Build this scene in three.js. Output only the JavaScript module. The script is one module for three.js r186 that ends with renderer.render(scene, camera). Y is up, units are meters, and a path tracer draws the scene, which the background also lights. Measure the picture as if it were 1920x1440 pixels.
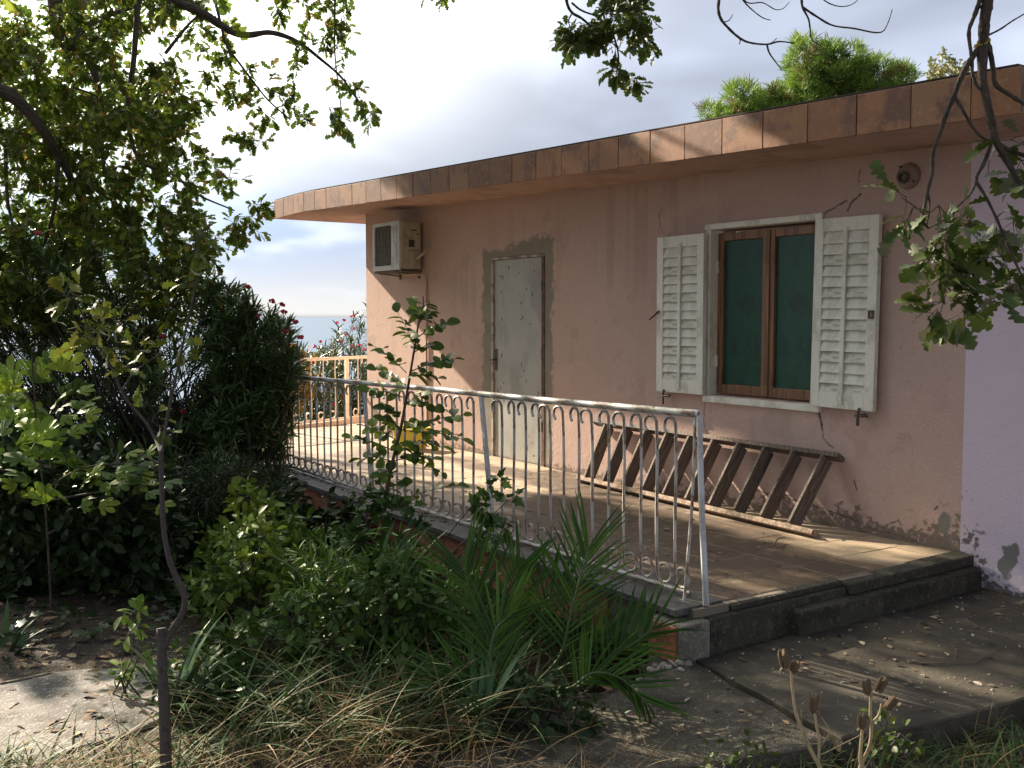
import * as THREE from 'three';
import { mergeGeometries } from 'three/addons/utils/BufferGeometryUtils.js';
import { RoundedBoxGeometry } from 'three/addons/geometries/RoundedBoxGeometry.js';

// ------------------------------------------------------------------ camera, sky, sun, exposure
const scene = new THREE.Scene();
const renderer = new THREE.WebGLRenderer({ antialias: true });
renderer.toneMapping = THREE.LinearToneMapping;
renderer.toneMappingExposure = 3.0;
renderer.shadowMap.enabled = true;
const EYE = new THREE.Vector3(11.76, 1.41, 5.75), FOC = 1900, AZ = 34.4 * Math.PI / 180, PITCH = Math.atan(126 / FOC);
const HEAD = new THREE.Vector3(-Math.cos(AZ), 0, -Math.sin(AZ)), RIGHT = new THREE.Vector3(Math.sin(AZ), 0, -Math.cos(AZ));
const camera = new THREE.PerspectiveCamera(2 * Math.atan(720 / FOC) * 180 / Math.PI, 4 / 3, 0.05, 60000);
camera.position.copy(EYE);
const FWD = HEAD.clone().multiplyScalar(Math.cos(PITCH)).add(new THREE.Vector3(0, -Math.sin(PITCH), 0));
const CUP = new THREE.Vector3(0, Math.cos(PITCH), 0).addScaledVector(HEAD, Math.sin(PITCH));
camera.lookAt(EYE.clone().add(FWD));
scene.add(camera);

const SUN = new THREE.Vector3(-1, 0.56, 0.2).normalize();
const sun = new THREE.DirectionalLight(new THREE.Color().setRGB(1, 0.86, 0.68), 5);
sun.position.copy(SUN).multiplyScalar(60).add(new THREE.Vector3(4, 0, 2));
sun.target.position.set(4, 0, 2);
sun.castShadow = true;
sun.shadow.camera.left = -16; sun.shadow.camera.right = 16; sun.shadow.camera.top = 14; sun.shadow.camera.bottom = -14; sun.shadow.camera.far = 120;
sun.shadow.mapSize.set(4096, 4096);
sun.shadow.radius = 1.3;
scene.add(sun, sun.target);

function rng(seed) { let a = seed >>> 0; return () => { a = a + 0x6D2B79F5 | 0; let t = Math.imul(a ^ a >>> 15, 1 | a); t = t + Math.imul(t ^ t >>> 7, 61 | t) ^ t; return ((t ^ t >>> 14) >>> 0) / 4294967296; }; }
const hash = (x, y, s) => { let h = Math.imul(x, 374761393) + Math.imul(y, 668265263) + Math.imul(s, 2147483647 ^ 974711); h = Math.imul(h ^ h >>> 13, 1274126177); return ((h ^ h >>> 16) >>> 0) / 4294967296; };
const sm = (a, b, t) => { t = Math.min(1, Math.max(0, (t - a) / (b - a))); return t * t * (3 - 2 * t); };
const lerp = (a, b, t) => a + (b - a) * t;
function vnoise(x, y, s = 0, per = 0) {
  const xi = Math.floor(x), yi = Math.floor(y), fx = x - xi, fy = y - yi, u = fx * fx * (3 - 2 * fx), v = fy * fy * (3 - 2 * fy);
  const w = (n) => per ? ((n % per) + per) % per : n;
  const a = hash(w(xi), w(yi), s), b = hash(w(xi + 1), w(yi), s), c = hash(w(xi), w(yi + 1), s), d = hash(w(xi + 1), w(yi + 1), s);
  return lerp(lerp(a, b, u), lerp(c, d, u), v);
}
function fbm(x, y, o = 4, s = 0, per = 0) { let a = 0, k = 0.5, t = 0; for (let i = 0; i < o; i++) { a += k * vnoise(x, y, s + i * 7, per); t += k; k *= 0.5; x *= 2; y *= 2; per *= 2; } return a / t; }

{ // broken sky: bright thin cloud round the sun, grey-blue cloud away from it, pale band over the sea
  const W = 1536, H = 768, data = new Float32Array(W * H * 4);
  for (let j = 0; j < H; j++) {
    if (j < H / 2 - 1) { for (let o = j * W * 4; o < (j + 1) * W * 4; o += 4) { data[o] = 0.125; data[o + 1] = 0.13; data[o + 2] = 0.13; data[o + 3] = 1; } continue; }
    const el = Math.max(0, (j + 0.5) / H - 0.5) * Math.PI, y = Math.sin(el), c = Math.cos(el);
    for (let i = 0; i < W; i++) {
      const ph = ((i + 0.5) / W - 0.5) * 2 * Math.PI, x = c * Math.cos(ph), z = c * Math.sin(ph);
      const ang = Math.acos(Math.min(1, Math.max(-1, x * SUN.x + y * SUN.y + z * SUN.z))) * 180 / Math.PI;
      const ye = Math.max(y, 0), k = 1 / (ye + 0.16), cx = x * k, cz = z * k;
      const wx = fbm(cx * 0.9 + 4, cz * 0.9, 3, 5) - 0.5, wz = fbm(cx * 0.9 + 9, cz * 0.9 + 3, 3, 9) - 0.5;
      const n1 = fbm(cx * 0.75 + wx * 1.1 + 3.3, cz * 0.75 + wz * 1.1 + 6.1, 6, 3), n2 = fbm(cx * 1.9 + wx + 1.7, cz * 1.9 + 7.7, 5, 21);
      const bx = fbm(ph * 9 + 3, el * 46, 5, 33);                       // long flat streaks low over the sea
      const glow = Math.exp(-Math.pow(ang / 38, 4)) * lerp(0.06, 1, sm(0.06, 0.27, el)); // the low air swallows the glare
      const far = sm(35, 52, ang); // away from the sun the cloud shows its grey side
      let cover = sm(0.36 - 0.14 * far, 0.56 - 0.12 * far, n1 + 0.1 * (n2 - 0.5));
      cover = lerp(cover, sm(0.44, 0.6, bx), sm(0.17, 0.05, el));
      const thick = sm(0.40, 0.66, n1 * 0.72 + n2 * 0.28 + 0.05 * far);
      const gap = [lerp(0.50, 0.60, far) + 2.2 * glow, lerp(0.65, 0.68, far) + 2.2 * glow, lerp(0.90, 0.86, far) + 2.1 * glow];
      const body = lerp(1.12, 0.52, thick) * (0.9 + 0.2 * n2), cl = [body * 0.89 + 3.0 * glow, body * 0.98 + 2.95 * glow, body * 1.19 + 2.8 * glow];
      const hz = Math.exp(-Math.pow(Math.max(el, 0) / 0.05, 2));
      const o = (j * W + i) * 4;
      for (let q = 0; q < 3; q++) {
        let v = lerp(gap[q], cl[q], cover);
        v *= lerp(1, [0.8, 0.81, 0.83][q], far);
        v = lerp(v, [1.0, 0.97, 0.92][q] * (0.92 + 0.8 * glow), hz * 0.85);
        data[o + q] = v * 0.37;
      }
      data[o + 3] = 1;
    }
  }
  const sky = new THREE.DataTexture(data, W, H, THREE.RGBAFormat, THREE.FloatType);
  sky.mapping = THREE.EquirectangularReflectionMapping; sky.magFilter = THREE.LinearFilter; sky.needsUpdate = true;
  scene.background = sky; scene.environment = sky;
}

// ------------------------------------------------------------------ helpers
const V = (x, y, z) => new THREE.Vector3(x, y, z);
const used = {};
function numbered(name) { const n = used[name] = (used[name] ?? -1) + 1; return n ? `${name}_${String(n).padStart(3, '0')}` : name; }
function tag(o, label, category, group, kind) { const u = {}; if (label) u.label = label; if (category) u.category = category; if (group) u.group = group; if (kind) u.kind = kind; o.userData = u; return o; }
function thing(name, label, category, pos = [0, 0, 0], group) { const g = new THREE.Group(); g.name = numbered(name); g.position.set(...pos); scene.add(g); return tag(g, label, category, group); }
function part(name, geo, mat, parent, kind) { const m = new THREE.Mesh(geo, mat); m.name = name; m.castShadow = m.receiveShadow = true; parent.add(m); if (kind) m.userData = { kind }; return m; }
function top(name, geo, mat, label, category, group, kind) { const m = new THREE.Mesh(geo, mat); m.name = numbered(name); m.castShadow = m.receiveShadow = true; scene.add(m); return tag(m, label, category, group, kind); }
// a point seen at this spot of the 1920 x 1440 picture, d metres ahead of the camera
const at = (px, py, d) => EYE.clone().addScaledVector(FWD, d).addScaledVector(RIGHT, (px - 960) / FOC * d).addScaledVector(CUP, -(py - 720) / FOC * d);
const onY = (px, py, y) => { const r = at(px, py, 1).sub(EYE); return EYE.clone().addScaledVector(r, (y - EYE.y) / r.y); };
function worldUV(g) {           // uv in metres, by the way each face looks
  g = g.index ? g.toNonIndexed() : g; const p = g.attributes.position, uv = new Float32Array(p.count * 2), a = V(), b = V(), c = V();
  for (let i = 0; i < p.count; i += 3) {
    a.fromBufferAttribute(p, i); b.fromBufferAttribute(p, i + 1); c.fromBufferAttribute(p, i + 2);
    const n = b.clone().sub(a).cross(c.clone().sub(a)), X = Math.abs(n.x), Y = Math.abs(n.y), Z = Math.abs(n.z);
    [a, b, c].forEach((v, k) => { const q = (i + k) * 2; if (Y >= X && Y >= Z) { uv[q] = v.x; uv[q + 1] = v.z; } else if (X > Z) { uv[q] = v.z; uv[q + 1] = v.y; } else { uv[q] = v.x; uv[q + 1] = v.y; } });
  }
  g.setAttribute('uv', new THREE.BufferAttribute(uv, 2)); return g;
}
const box = (x0, x1, y0, y1, z0, z1) => worldUV(new THREE.BoxGeometry(x1 - x0, y1 - y0, z1 - z0).translate((x0 + x1) / 2, (y0 + y1) / 2, (z0 + z1) / 2));
const rbox = (x0, x1, y0, y1, z0, z1, r = 0.006) => worldUV(new RoundedBoxGeometry(x1 - x0, y1 - y0, z1 - z0, 1, Math.min(r, (x1 - x0) / 2.1, (y1 - y0) / 2.1, (z1 - z0) / 2.1)).translate((x0 + x1) / 2, (y0 + y1) / 2, (z0 + z1) / 2));
function bar(a, b, w, h, upv = V(0, 1, 0)) { // box beam from a to b
  const d = b.clone().sub(a), L = d.length(), z = d.normalize(), x = upv.clone().cross(z).normalize(), y = z.clone().cross(x);
  const g = worldUV(new THREE.BoxGeometry(w, h, L)); g.applyMatrix4(new THREE.Matrix4().makeBasis(x, y, z).setPosition(a.clone().add(b).multiplyScalar(0.5))); return g;
}
function tube(pts, r0, r1 = r0, sides = 6, segs = 0, wob = 0, R = null) { // tapered tube along points
  const c = pts.length > 2 ? new THREE.CatmullRomCurve3(pts, false, 'centripetal') : new THREE.LineCurve3(pts[0], pts[1]);
  const n = segs || (pts.length > 2 ? pts.length * 4 : 1), pos = [], idx = [], uv = []; let prev = null, L = 0, last = null;
  for (let i = 0; i <= n; i++) {
    const t = i / n, p = c.getPoint(t), d = c.getTangent(t); if (last) L += p.distanceTo(last); last = p;
    let x = prev ? prev.clone().addScaledVector(d, -prev.dot(d)) : (Math.abs(d.y) > 0.9 ? V(1, 0, 0) : V(0, 1, 0)).cross(d); x.normalize(); prev = x; const y = d.clone().cross(x);
    const r = lerp(r0, r1, t) * (wob ? 1 + wob * (R() - 0.5) : 1);
    for (let k = 0; k <= sides; k++) { const f = k / sides * 2 * Math.PI, q = p.clone().addScaledVector(x, Math.cos(f) * r).addScaledVector(y, Math.sin(f) * r); pos.push(q.x, q.y, q.z); uv.push(k / sides * 6.28 * r0, L); }
  }
  for (let i = 0; i < n; i++) for (let k = 0; k < sides; k++) { const a = i * (sides + 1) + k, b = a + sides + 1; idx.push(a, b, a + 1, b, b + 1, a + 1); }
  const s = sides + 1; for (let k = 1; k < sides - 1; k++) { idx.push(0, k, k + 1); idx.push(n * s, n * s + k + 1, n * s + k); }
  const g = new THREE.BufferGeometry(); g.setAttribute('position', new THREE.Float32BufferAttribute(pos, 3)); g.setAttribute('uv', new THREE.Float32BufferAttribute(uv, 2)); g.setIndex(idx); g.computeVertexNormals(); return g;
}
const merge = (l) => mergeGeometries(l.map(g => { const q = g.index ? g.toNonIndexed() : g; for (const k of Object.keys(q.attributes)) if (!['position', 'normal', 'uv'].includes(k)) q.deleteAttribute(k); return q; }));

// textures: f(u, v in 0..1, x, y pixel) -> [r, g, b] as linear base colour, or one number for data
function colourTex(w, h, f, size) {
  const d = new Uint8Array(w * h * 4), g = (v) => Math.round(255 * Math.min(1, Math.max(0, v <= 0.0031308 ? v * 12.92 : 1.055 * Math.pow(v, 1 / 2.4) - 0.055)));
  for (let j = 0; j < h; j++) for (let i = 0; i < w; i++) { const c = f(i / w, j / h, i, j), o = (j * w + i) * 4; d[o] = g(c[0]); d[o + 1] = g(c[1]); d[o + 2] = g(c[2]); d[o + 3] = 255; }
  return setTex(new THREE.DataTexture(d, w, h, THREE.RGBAFormat), size, true);
}
function dataTex(w, h, f, size) {
  const d = new Uint8Array(w * h * 4);
  for (let j = 0; j < h; j++) for (let i = 0; i < w; i++) { const o = (j * w + i) * 4; d[o] = d[o + 1] = d[o + 2] = Math.round(255 * Math.min(1, Math.max(0, f(i / w, j / h, i, j)))); d[o + 3] = 255; }
  return setTex(new THREE.DataTexture(d, w, h, THREE.RGBAFormat), size, false);
}
function setTex(t, size, srgb) { t.wrapS = t.wrapT = THREE.RepeatWrapping; t.magFilter = t.minFilter = THREE.LinearFilter; if (srgb) t.colorSpace = THREE.SRGBColorSpace; if (size) t.repeat.set(1 / size[0], 1 / size[1]); t.needsUpdate = true; return t; }
const mix3 = (a, b, t) => [lerp(a[0], b[0], t), lerp(a[1], b[1], t), lerp(a[2], b[2], t)];
const mul3 = (a, k) => [a[0] * k, a[1] * k, a[2] * k];
const std = (o) => { if (Array.isArray(o.color)) o.color = new THREE.Color().setRGB(...o.color); return new THREE.MeshStandardMaterial({ roughness: 0.85, ...o }); };
const phys = (o) => { if (Array.isArray(o.color)) o.color = new THREE.Color().setRGB(...o.color); return new THREE.MeshPhysicalMaterial({ roughness: 0.85, ...o }); };

const grainBump = dataTex(512, 512, (u, v) => 0.55 * fbm(u * 64, v * 64, 3, 2, 64) + 0.45 * fbm(u * 14, v * 14, 3, 8, 14), [0.6, 0.6]);
const roughBump = dataTex(512, 512, (u, v) => { const a = fbm(u * 40, v * 40, 4, 12, 40); return 0.6 * a + 0.4 * Math.pow(vnoise(u * 120, v * 120, 4, 120), 3); }, [0.7, 0.7]);
function mottled(base, dark, light, size, seed, o = {}) {
  const n = o.n ?? 384;
  return colourTex(n, n, (u, v) => {
    const a = fbm(u * 6, v * 6, 5, seed, 6), b = fbm(u * 30, v * 30, 3, seed + 4, 30), c = vnoise(u * 170, v * 170, seed + 9, 170);
    let q = mix3(base, dark, sm(0.45, 0.75, a)); q = mix3(q, light, sm(0.58, 0.8, b) * 0.6); if (o.speck && c > 1 - o.speck) q = mix3(q, o.speckColour ?? dark, 0.7);
    return mul3(q, 0.88 + 0.24 * c);
  }, size);
}
// ------------------------------------------------------------------ ground, paths, sea
function trench(x, z) { return sm(8.25, 7.7, x) * sm(0.2, 0.7, z) * sm(3.35, 2.6, z); }
function groundY(x, z) {
  let y = -0.27 - 0.035 * Math.max(0, 8.2 - x) * sm(3.2, 5, z) * 0.5;
  y -= 0.1 * Math.max(0, 5 - x);
  if (x < -3) y -= 0.38 * (-3 - x);
  if (x < -30) y = Math.min(y, -12 - 0.9 * (-30 - x) * 0.5);
  y -= 1.7 * trench(x, z) * sm(0, 4, x + 1);
  if (x > 9.2 && z < 5) y -= 0.07;
  if (x > 5.6 && x < 8.1 && z > 4.1) y = lerp(y, -0.276, sm(5.6, 6.3, x) * sm(8.1, 7.8, x) * sm(4.1, 4.4, z));
  const n = fbm(x * 1.3 + 40, z * 1.3 + 40, 4, 70) - 0.5;
  y += n * 0.12 * sm(0.3, 1.2, Math.hypot(x - 9, z - 2) - 0.9) * (x > 6 && x < 8 && z > 4.3 ? 0.15 : 1) + (fbm(x * 6 + 50, z * 6 + 50, 2, 71) - 0.5) * 0.025;
  return Math.max(y, -46);
}
const soilTex = mottled([0.075, 0.053, 0.034], [0.036, 0.026, 0.018], [0.14, 0.105, 0.07], [1.7, 1.7], 41, { speck: 0.1, speckColour: [0.22, 0.17, 0.11], n: 1024 });
const soil = std({ map: soilTex, bumpMap: roughBump, bumpScale: 0.02, roughness: 0.95 });
{
  const xs = [], zs = []; // fine near the house, coarse out to the horizon
  for (let x = -8; x < 14; x += 0.16) xs.push(x); for (let s = 0.3, x = -8; x > -9000; s *= 1.25) { x -= s; xs.unshift(x); } for (let s = 0.3, x = 14; x < 3000; s *= 1.4) { x += s; xs.push(x); }
  for (let z = -3; z < 10; z += 0.16) zs.push(z); for (let s = 0.4, z = -3; z > -6000; s *= 1.35) { z -= s; zs.unshift(z); } for (let s = 0.4, z = 10; z < 3000; s *= 1.4) { z += s; zs.push(z); }
  const pos = [], idx = [], uv = [], n = zs.length;
  for (const x of xs) for (const z of zs) { pos.push(x, groundY(x, z), z); uv.push(x, z); }
  for (let i = 0; i < xs.length - 1; i++) for (let j = 0; j < n - 1; j++) { const a = i * n + j; idx.push(a, a + 1, a + n, a + 1, a + n + 1, a + n); }
  const g = new THREE.BufferGeometry(); g.setAttribute('position', new THREE.Float32BufferAttribute(pos, 3)); g.setAttribute('uv', new THREE.Float32BufferAttribute(uv, 2)); g.setIndex(idx); g.computeVertexNormals();
  top('ground', g, soil, 'brown soil hillside falling away from the house to the sea', 'ground', null, 'structure');
  const sg = new THREE.PlaneGeometry(60000, 90000, 1, 1).rotateX(-Math.PI / 2).translate(-30100, -30, 0);
  top('sea', sg, phys({ color: [0.125, 0.175, 0.245], roughness: 0.9, specularIntensity: 0.15 }), 'pale blue sea reaching the horizon behind the terrace', 'sea', null, 'structure');
}
function slabSheet(name, pts, y0, y1, m, label, cat) { // a cast slab with an uneven outline
  const s = new THREE.Shape(pts.map(([x, z]) => new THREE.Vector2(x, -z)));
  let g = new THREE.ExtrudeGeometry(s, { depth: y1 - y0 - 0.012, bevelEnabled: true, bevelSize: 0.01, bevelThickness: 0.006, bevelSegments: 1 }).rotateX(-Math.PI / 2).translate(0, y0 + 0.006, 0);
  return top(name, worldUV(g), m, label, cat, null, 'structure');
}
function ragged(pts, amp, seed, step = 0.12) { const R = rng(seed), o = []; pts.forEach((p, i) => { const q = pts[(i + 1) % pts.length], L = Math.hypot(q[0] - p[0], q[1] - p[1]), n = Math.max(1, Math.round(L / step)); for (let k = 0; k < n; k++) { const t = k / n; o.push([lerp(p[0], q[0], t) + (R() - 0.5) * amp, lerp(p[1], q[1], t) + (R() - 0.5) * amp]); } }); return o; }
const concRough = std({ map: mottled([0.088, 0.073, 0.051], [0.04, 0.033, 0.024], [0.165, 0.143, 0.104], [1.3, 1.3], 51, { speck: 0.1, speckColour: [0.26, 0.225, 0.17], n: 768 }), bumpMap: roughBump, bumpScale: 0.012, roughness: 0.9 });
const concSmooth = std({ map: mottled([0.062, 0.051, 0.034], [0.028, 0.023, 0.016], [0.11, 0.093, 0.063], [2.1, 2.1], 57, { speck: 0.03, n: 768 }), bumpMap: grainBump, bumpScale: 0.004, roughness: 0.82 });
slabSheet('path', ragged([[8.31, 0.02], [9.62, 0.02], [9.5, 1.4], [9.42, 2.1], [9.3, 2.52], [8.36, 2.33]], 0.025, 3), -0.40, -0.222, concSmooth, 'smooth mossy concrete path slab below the end of the terrace', 'path');
slabSheet('path', ragged([[8.32, 2.36], [9.29, 2.56], [9.16, 3.1], [8.95, 3.8], [8.6, 3.9], [8.5, 3.3]], 0.03, 4), -0.40, -0.232, concRough, 'rough pebbled concrete path slab beside the palm', 'path');
slabSheet('path', ragged([[6.72, 5.3], [6.7, 4.75], [6.9, 4.38], [7.3, 4.45], [7.6, 4.78], [7.7, 5.2], [7.6, 6.2], [6.5, 6.2]], 0.1, 5, 0.16), -0.42, -0.262, std({ map: mottled([0.2, 0.183, 0.163], [0.1, 0.088, 0.075], [0.29, 0.272, 0.25], [1.1, 1.1], 61, { speck: 0.16, speckColour: [0.4, 0.38, 0.35], n: 768 }), bumpMap: grainBump, bumpScale: 0.006, roughness: 0.92 }), 'pale gritty path patch in the sun at the left', 'path');

// ------------------------------------------------------------------ house
const soffitY = (x) => x > 0 ? 2.705 - 0.0308 * x : 2.705 - 0.012 * x * x;
const house = thing('house', 'pink rendered single storey house with flat tiled roof edge, door and shuttered window', 'house');
const PINK = [0.515, 0.365, 0.305];
const WX0 = 0.1, WX1 = 8.24, TW = 1792, TH = 672, TX0 = 0, TX1 = 8.4, TY0 = -0.35, TY1 = 2.8;
const crackMask = new Float32Array(TW * TH);
{
  const R = rng(77), put = (x, y, w, v) => { const ci = (x - TX0) / (TX1 - TX0) * TW, cj = (y - TY0) / (TY1 - TY0) * TH, r = w * TW / (TX1 - TX0); for (let j = Math.floor(cj - r - 1); j <= cj + r + 1; j++) for (let i = Math.floor(ci - r - 1); i <= ci + r + 1; i++) if (i >= 0 && j >= 0 && i < TW && j < TH) { const d = Math.hypot(i - ci, j - cj), k = v * sm(r + 0.8, r - 0.4, d); const o = j * TW + i; crackMask[o] = Math.max(crackMask[o], k); } };
  const crack = (pts, w) => { for (let q = 0; q < pts.length - 1; q++) { const [a, b] = pts[q], [c, d] = pts[q + 1], L = Math.hypot(c - a, d - b), n = Math.ceil(L / 0.003); let jx = 0, jy = 0; for (let k = 0; k < n; k++) { const t = k / n; jx = jx * 0.85 + (R() - 0.5) * 0.005; jy = jy * 0.85 + (R() - 0.5) * 0.005; put(lerp(a, c, t) + jx, lerp(b, d, t) + jy, w * 0.62 * (0.3 + 1.2 * R()), 0.9); } } };
  crack([[7.17, 2.12], [7.27, 2.16], [7.35, 2.19]], 0.006); crack([[7.36, 2.12], [7.38, 2.17], [7.46, 2.22]], 0.007); crack([[7.44, 2.3], [7.45, 2.38]], 0.004);
  crack([[7.12, 0.78], [7.17, 0.7], [7.185, 0.62]], 0.011); crack([[7.18, 0.64], [7.2, 0.56], [7.28, 0.5]], 0.004); crack([[6.05, 0.78], [6.04, 0.6], [6.08, 0.44]], 0.003);
  crack([[6.06, 2.1], [6.04, 1.2], [6.05, 0.8]], 0.003); crack([[5.52, 2.15], [5.5, 2.24], [5.54, 2.3]], 0.003); crack([[7.46, 0.3], [7.48, 0.23]], 0.005);
  crack([[6.5, 0.12], [6.8, 0.1], [7.05, 0.085], [7.3, 0.06], [7.5, 0.03]], 0.003); crack([[7.72, 0.04], [7.8, 0.09], [7.83, 0.05]], 0.004); crack([[7.55, 0.0], [7.95, -0.02]], 0.002); crack([[8.06, 0.2], [8.08, 0.22]], 0.006);
  for (let i = 0; i < 26; i++) put(2 + R() * 6, 0.1 + R() * 2.2, 0.002 + R() * 0.003, 0.7);
}
const wallTex = colourTex(TW, TH, (u, v, i, j) => {
  const x = TX0 + u * (TX1 - TX0), y = TY0 + v * (TY1 - TY0);
  const a = fbm(x * 1.1, y * 1.1, 4, 91), b = fbm(x * 7, y * 7, 4, 95), g = hash(i, j, 5), g2 = vnoise(x * 70, y * 70, 17);
  let c = mul3(PINK, 0.86 + 0.26 * a); c = mix3(c, [0.48, 0.345, 0.29], sm(0.5, 0.8, b) * 0.35);
  const run = fbm(x * 9, y * 0.5, 3, 99); c = mix3(c, [0.31, 0.215, 0.175], sm(0.54, 0.74, run) * 0.3 * sm(0.3, 0.6, fbm(x * 0.8, y * 0.9, 3, 120)));
  const rep = fbm(x * 0.9 + 7, y * 1.3, 4, 121) + 0.05 * (b - 0.5); c = mix3(c, mul3([0.57, 0.4, 0.335], 1), sm(0.585, 0.6, rep) * 0.35); c = mix3(c, [0.4, 0.275, 0.235], sm(0.66, 0.74, fbm(x * 3.2, y * 3.2, 5, 123)) * 0.45);
  c = mul3(c, 0.9 + 0.14 * g + 0.08 * g2);
  // bare render smeared round the door
  const ed = 0.05 * (b - 0.5) + 0.05 * (fbm(x * 24, y * 24, 3, 101) - 0.5), dx = Math.max(2.98 - x, x - 3.92), dt = y - 2.02;
  const patch = sm(0.02, -0.02, Math.max(dx - (x < 3.4 ? 0.16 : 0.12) - ed * 1.6, dt - 0.06 - 0.1 * sm(3.2, 3.75, x) - 0.03 * sm(3.1, 2.8, x) - ed * 2.2)) * sm(-0.3, 0.2, y);
  c = mix3(c, mul3([0.235, 0.215, 0.165], 0.8 + 0.4 * b), patch * 0.92);
  const flap = sm(0.02, -0.01, Math.hypot((x - 2.72) / 0.2, (y - 0.42) / 0.17) - 0.75 - ed * 4) * 0.3; c = mix3(c, [0.36, 0.29, 0.2], flap);
  // moss and splash dirt along the foot of the wall: broken patches with an outline
  const foot = y + 0.04, ms = fbm(x * 5, y * 9, 5, 111), spk = fbm(x * 42, y * 42, 4, 113), mh = 0.05 + 0.17 * sm(4.8, 7.9, x) * sm(0.25, 0.7, ms), mossy = sm(-0.05, 0.16, (spk - 0.5) + 0.34 * (1 - foot / mh)) * sm(1.9, 1.0, foot / mh);
  c = mix3(c, mul3([0.075, 0.07, 0.042], 0.6 + 0.8 * g2), mossy * 0.7);
  for (const [fx, fy, fr] of [[8.13, 0.13, 0.05], [8.17, 0.02, 0.02]]) c = mix3(c, [0.2, 0.19, 0.17], sm(0.01, -0.004, Math.hypot((x - fx) / 0.8, (y - fy) / 1.3) - fr - ed * 0.5));
  c = mix3(c, [0.035, 0.022, 0.016], crackMask[j * TW + i]);
  return c;
});
wallTex.wrapS = wallTex.wrapT = THREE.ClampToEdgeWrapping; wallTex.repeat.set(1 / (TX1 - TX0), 1 / (TY1 - TY0)); wallTex.offset.set(-TX0 / (TX1 - TX0), -TY0 / (TY1 - TY0));
const pinkWall = std({ map: wallTex, bumpMap: grainBump, bumpScale: 0.0035, roughness: 0.93 });
const pinkPlain = std({ map: mottled(PINK, [0.44, 0.29, 0.23], [0.57, 0.4, 0.33], [2.5, 2.5], 83), bumpMap: grainBump, bumpScale: 0.0035, roughness: 0.93 });
const lilac = std({ map: colourTex(512, 1024, (u, v, i, j) => {
  const x = 8.24 + u * 1.6, y = -0.4 + v * 3.2, b = fbm(x * 7, y * 7, 4, 201), g = hash(i, j, 8); let c = mul3([0.66, 0.55, 0.64], 0.86 + 0.2 * fbm(x * 1.5, y * 1.5, 3, 203) + 0.1 * g);
  const ed = b - 0.5; c = mix3(c, [0.2, 0.19, 0.18], sm(0.01, -0.006, Math.hypot((x - 8.54 - 0.25 * (y + 0.05)) / 0.75, (y + 0.03) / 1.9) - 0.062 - ed * 0.11 - (fbm(x * 22, y * 22, 3, 211) - 0.5) * 0.06));
  const ms = fbm(x * 9, y * 9, 5, 207), mh = 0.06 + 0.4 * sm(8.6, 8.22, x) * sm(0.2, 0.6, ms), ft = y + 0.26; c = mix3(c, [0.075, 0.065, 0.045], sm(-0.05, 0.16, fbm(x * 46, y * 46, 4, 209) - 0.5 + 0.34 * (1 - ft / mh)) * sm(1.9, 1.0, ft / mh) * 0.85);
  return c;
}), bumpMap: grainBump, bumpScale: 0.0035, roughness: 0.93 });
lilac.map.wrapS = lilac.map.wrapT = THREE.ClampToEdgeWrapping; lilac.map.repeat.set(1 / 1.6, 1 / 3.2); lilac.map.offset.set(-8.24 / 1.6, 0.4 / 3.2);
function wallPanel(x0, x1, holes, y0 = -0.3) {
  const s = new THREE.Shape(); s.moveTo(x0, y0); s.lineTo(x1, y0); s.lineTo(x1, soffitY(x1) + 0.03); s.lineTo(x0, soffitY(x0) + 0.03);
  for (const [a, b, c, d] of holes) { const h = new THREE.Path(); h.moveTo(a, c); h.lineTo(a, d); h.lineTo(b, d); h.lineTo(b, c); s.holes.push(h); }
  return new THREE.ExtrudeGeometry(s, { depth: 0.28, bevelEnabled: false }).translate(0, 0, -0.28);
}
const WIN = [6.09, 7.15, 0.8, 2.085], DOOR = [2.985, 3.92, -0.06, 2.015];
part('wall', wallPanel(WX0, WX1, [WIN, DOOR], -1.9), pinkWall, house);
tag(part('wall', wallPanel(WX1, 10.4, []), lilac, house), 'lilac painted end of the front wall');
part('wall', box(WX0, WX0 + 0.28, -1.9, 2.72, -5.2, -0.28), pinkPlain, house);
part('wall', box(WX0 + 0.28, 10.4, -1.9, 2.3, -5.2, -4.95), pinkPlain, house);
part('wall', box(10.15, 10.4, -0.6, 2.35, -4.95, -0.28), lilac, house);
part('floor', box(WX0 + 0.28, 10.15, -0.2, -0.06, -4.95, -0.28), std({ color: [0.2, 0.17, 0.14] }), house);
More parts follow.
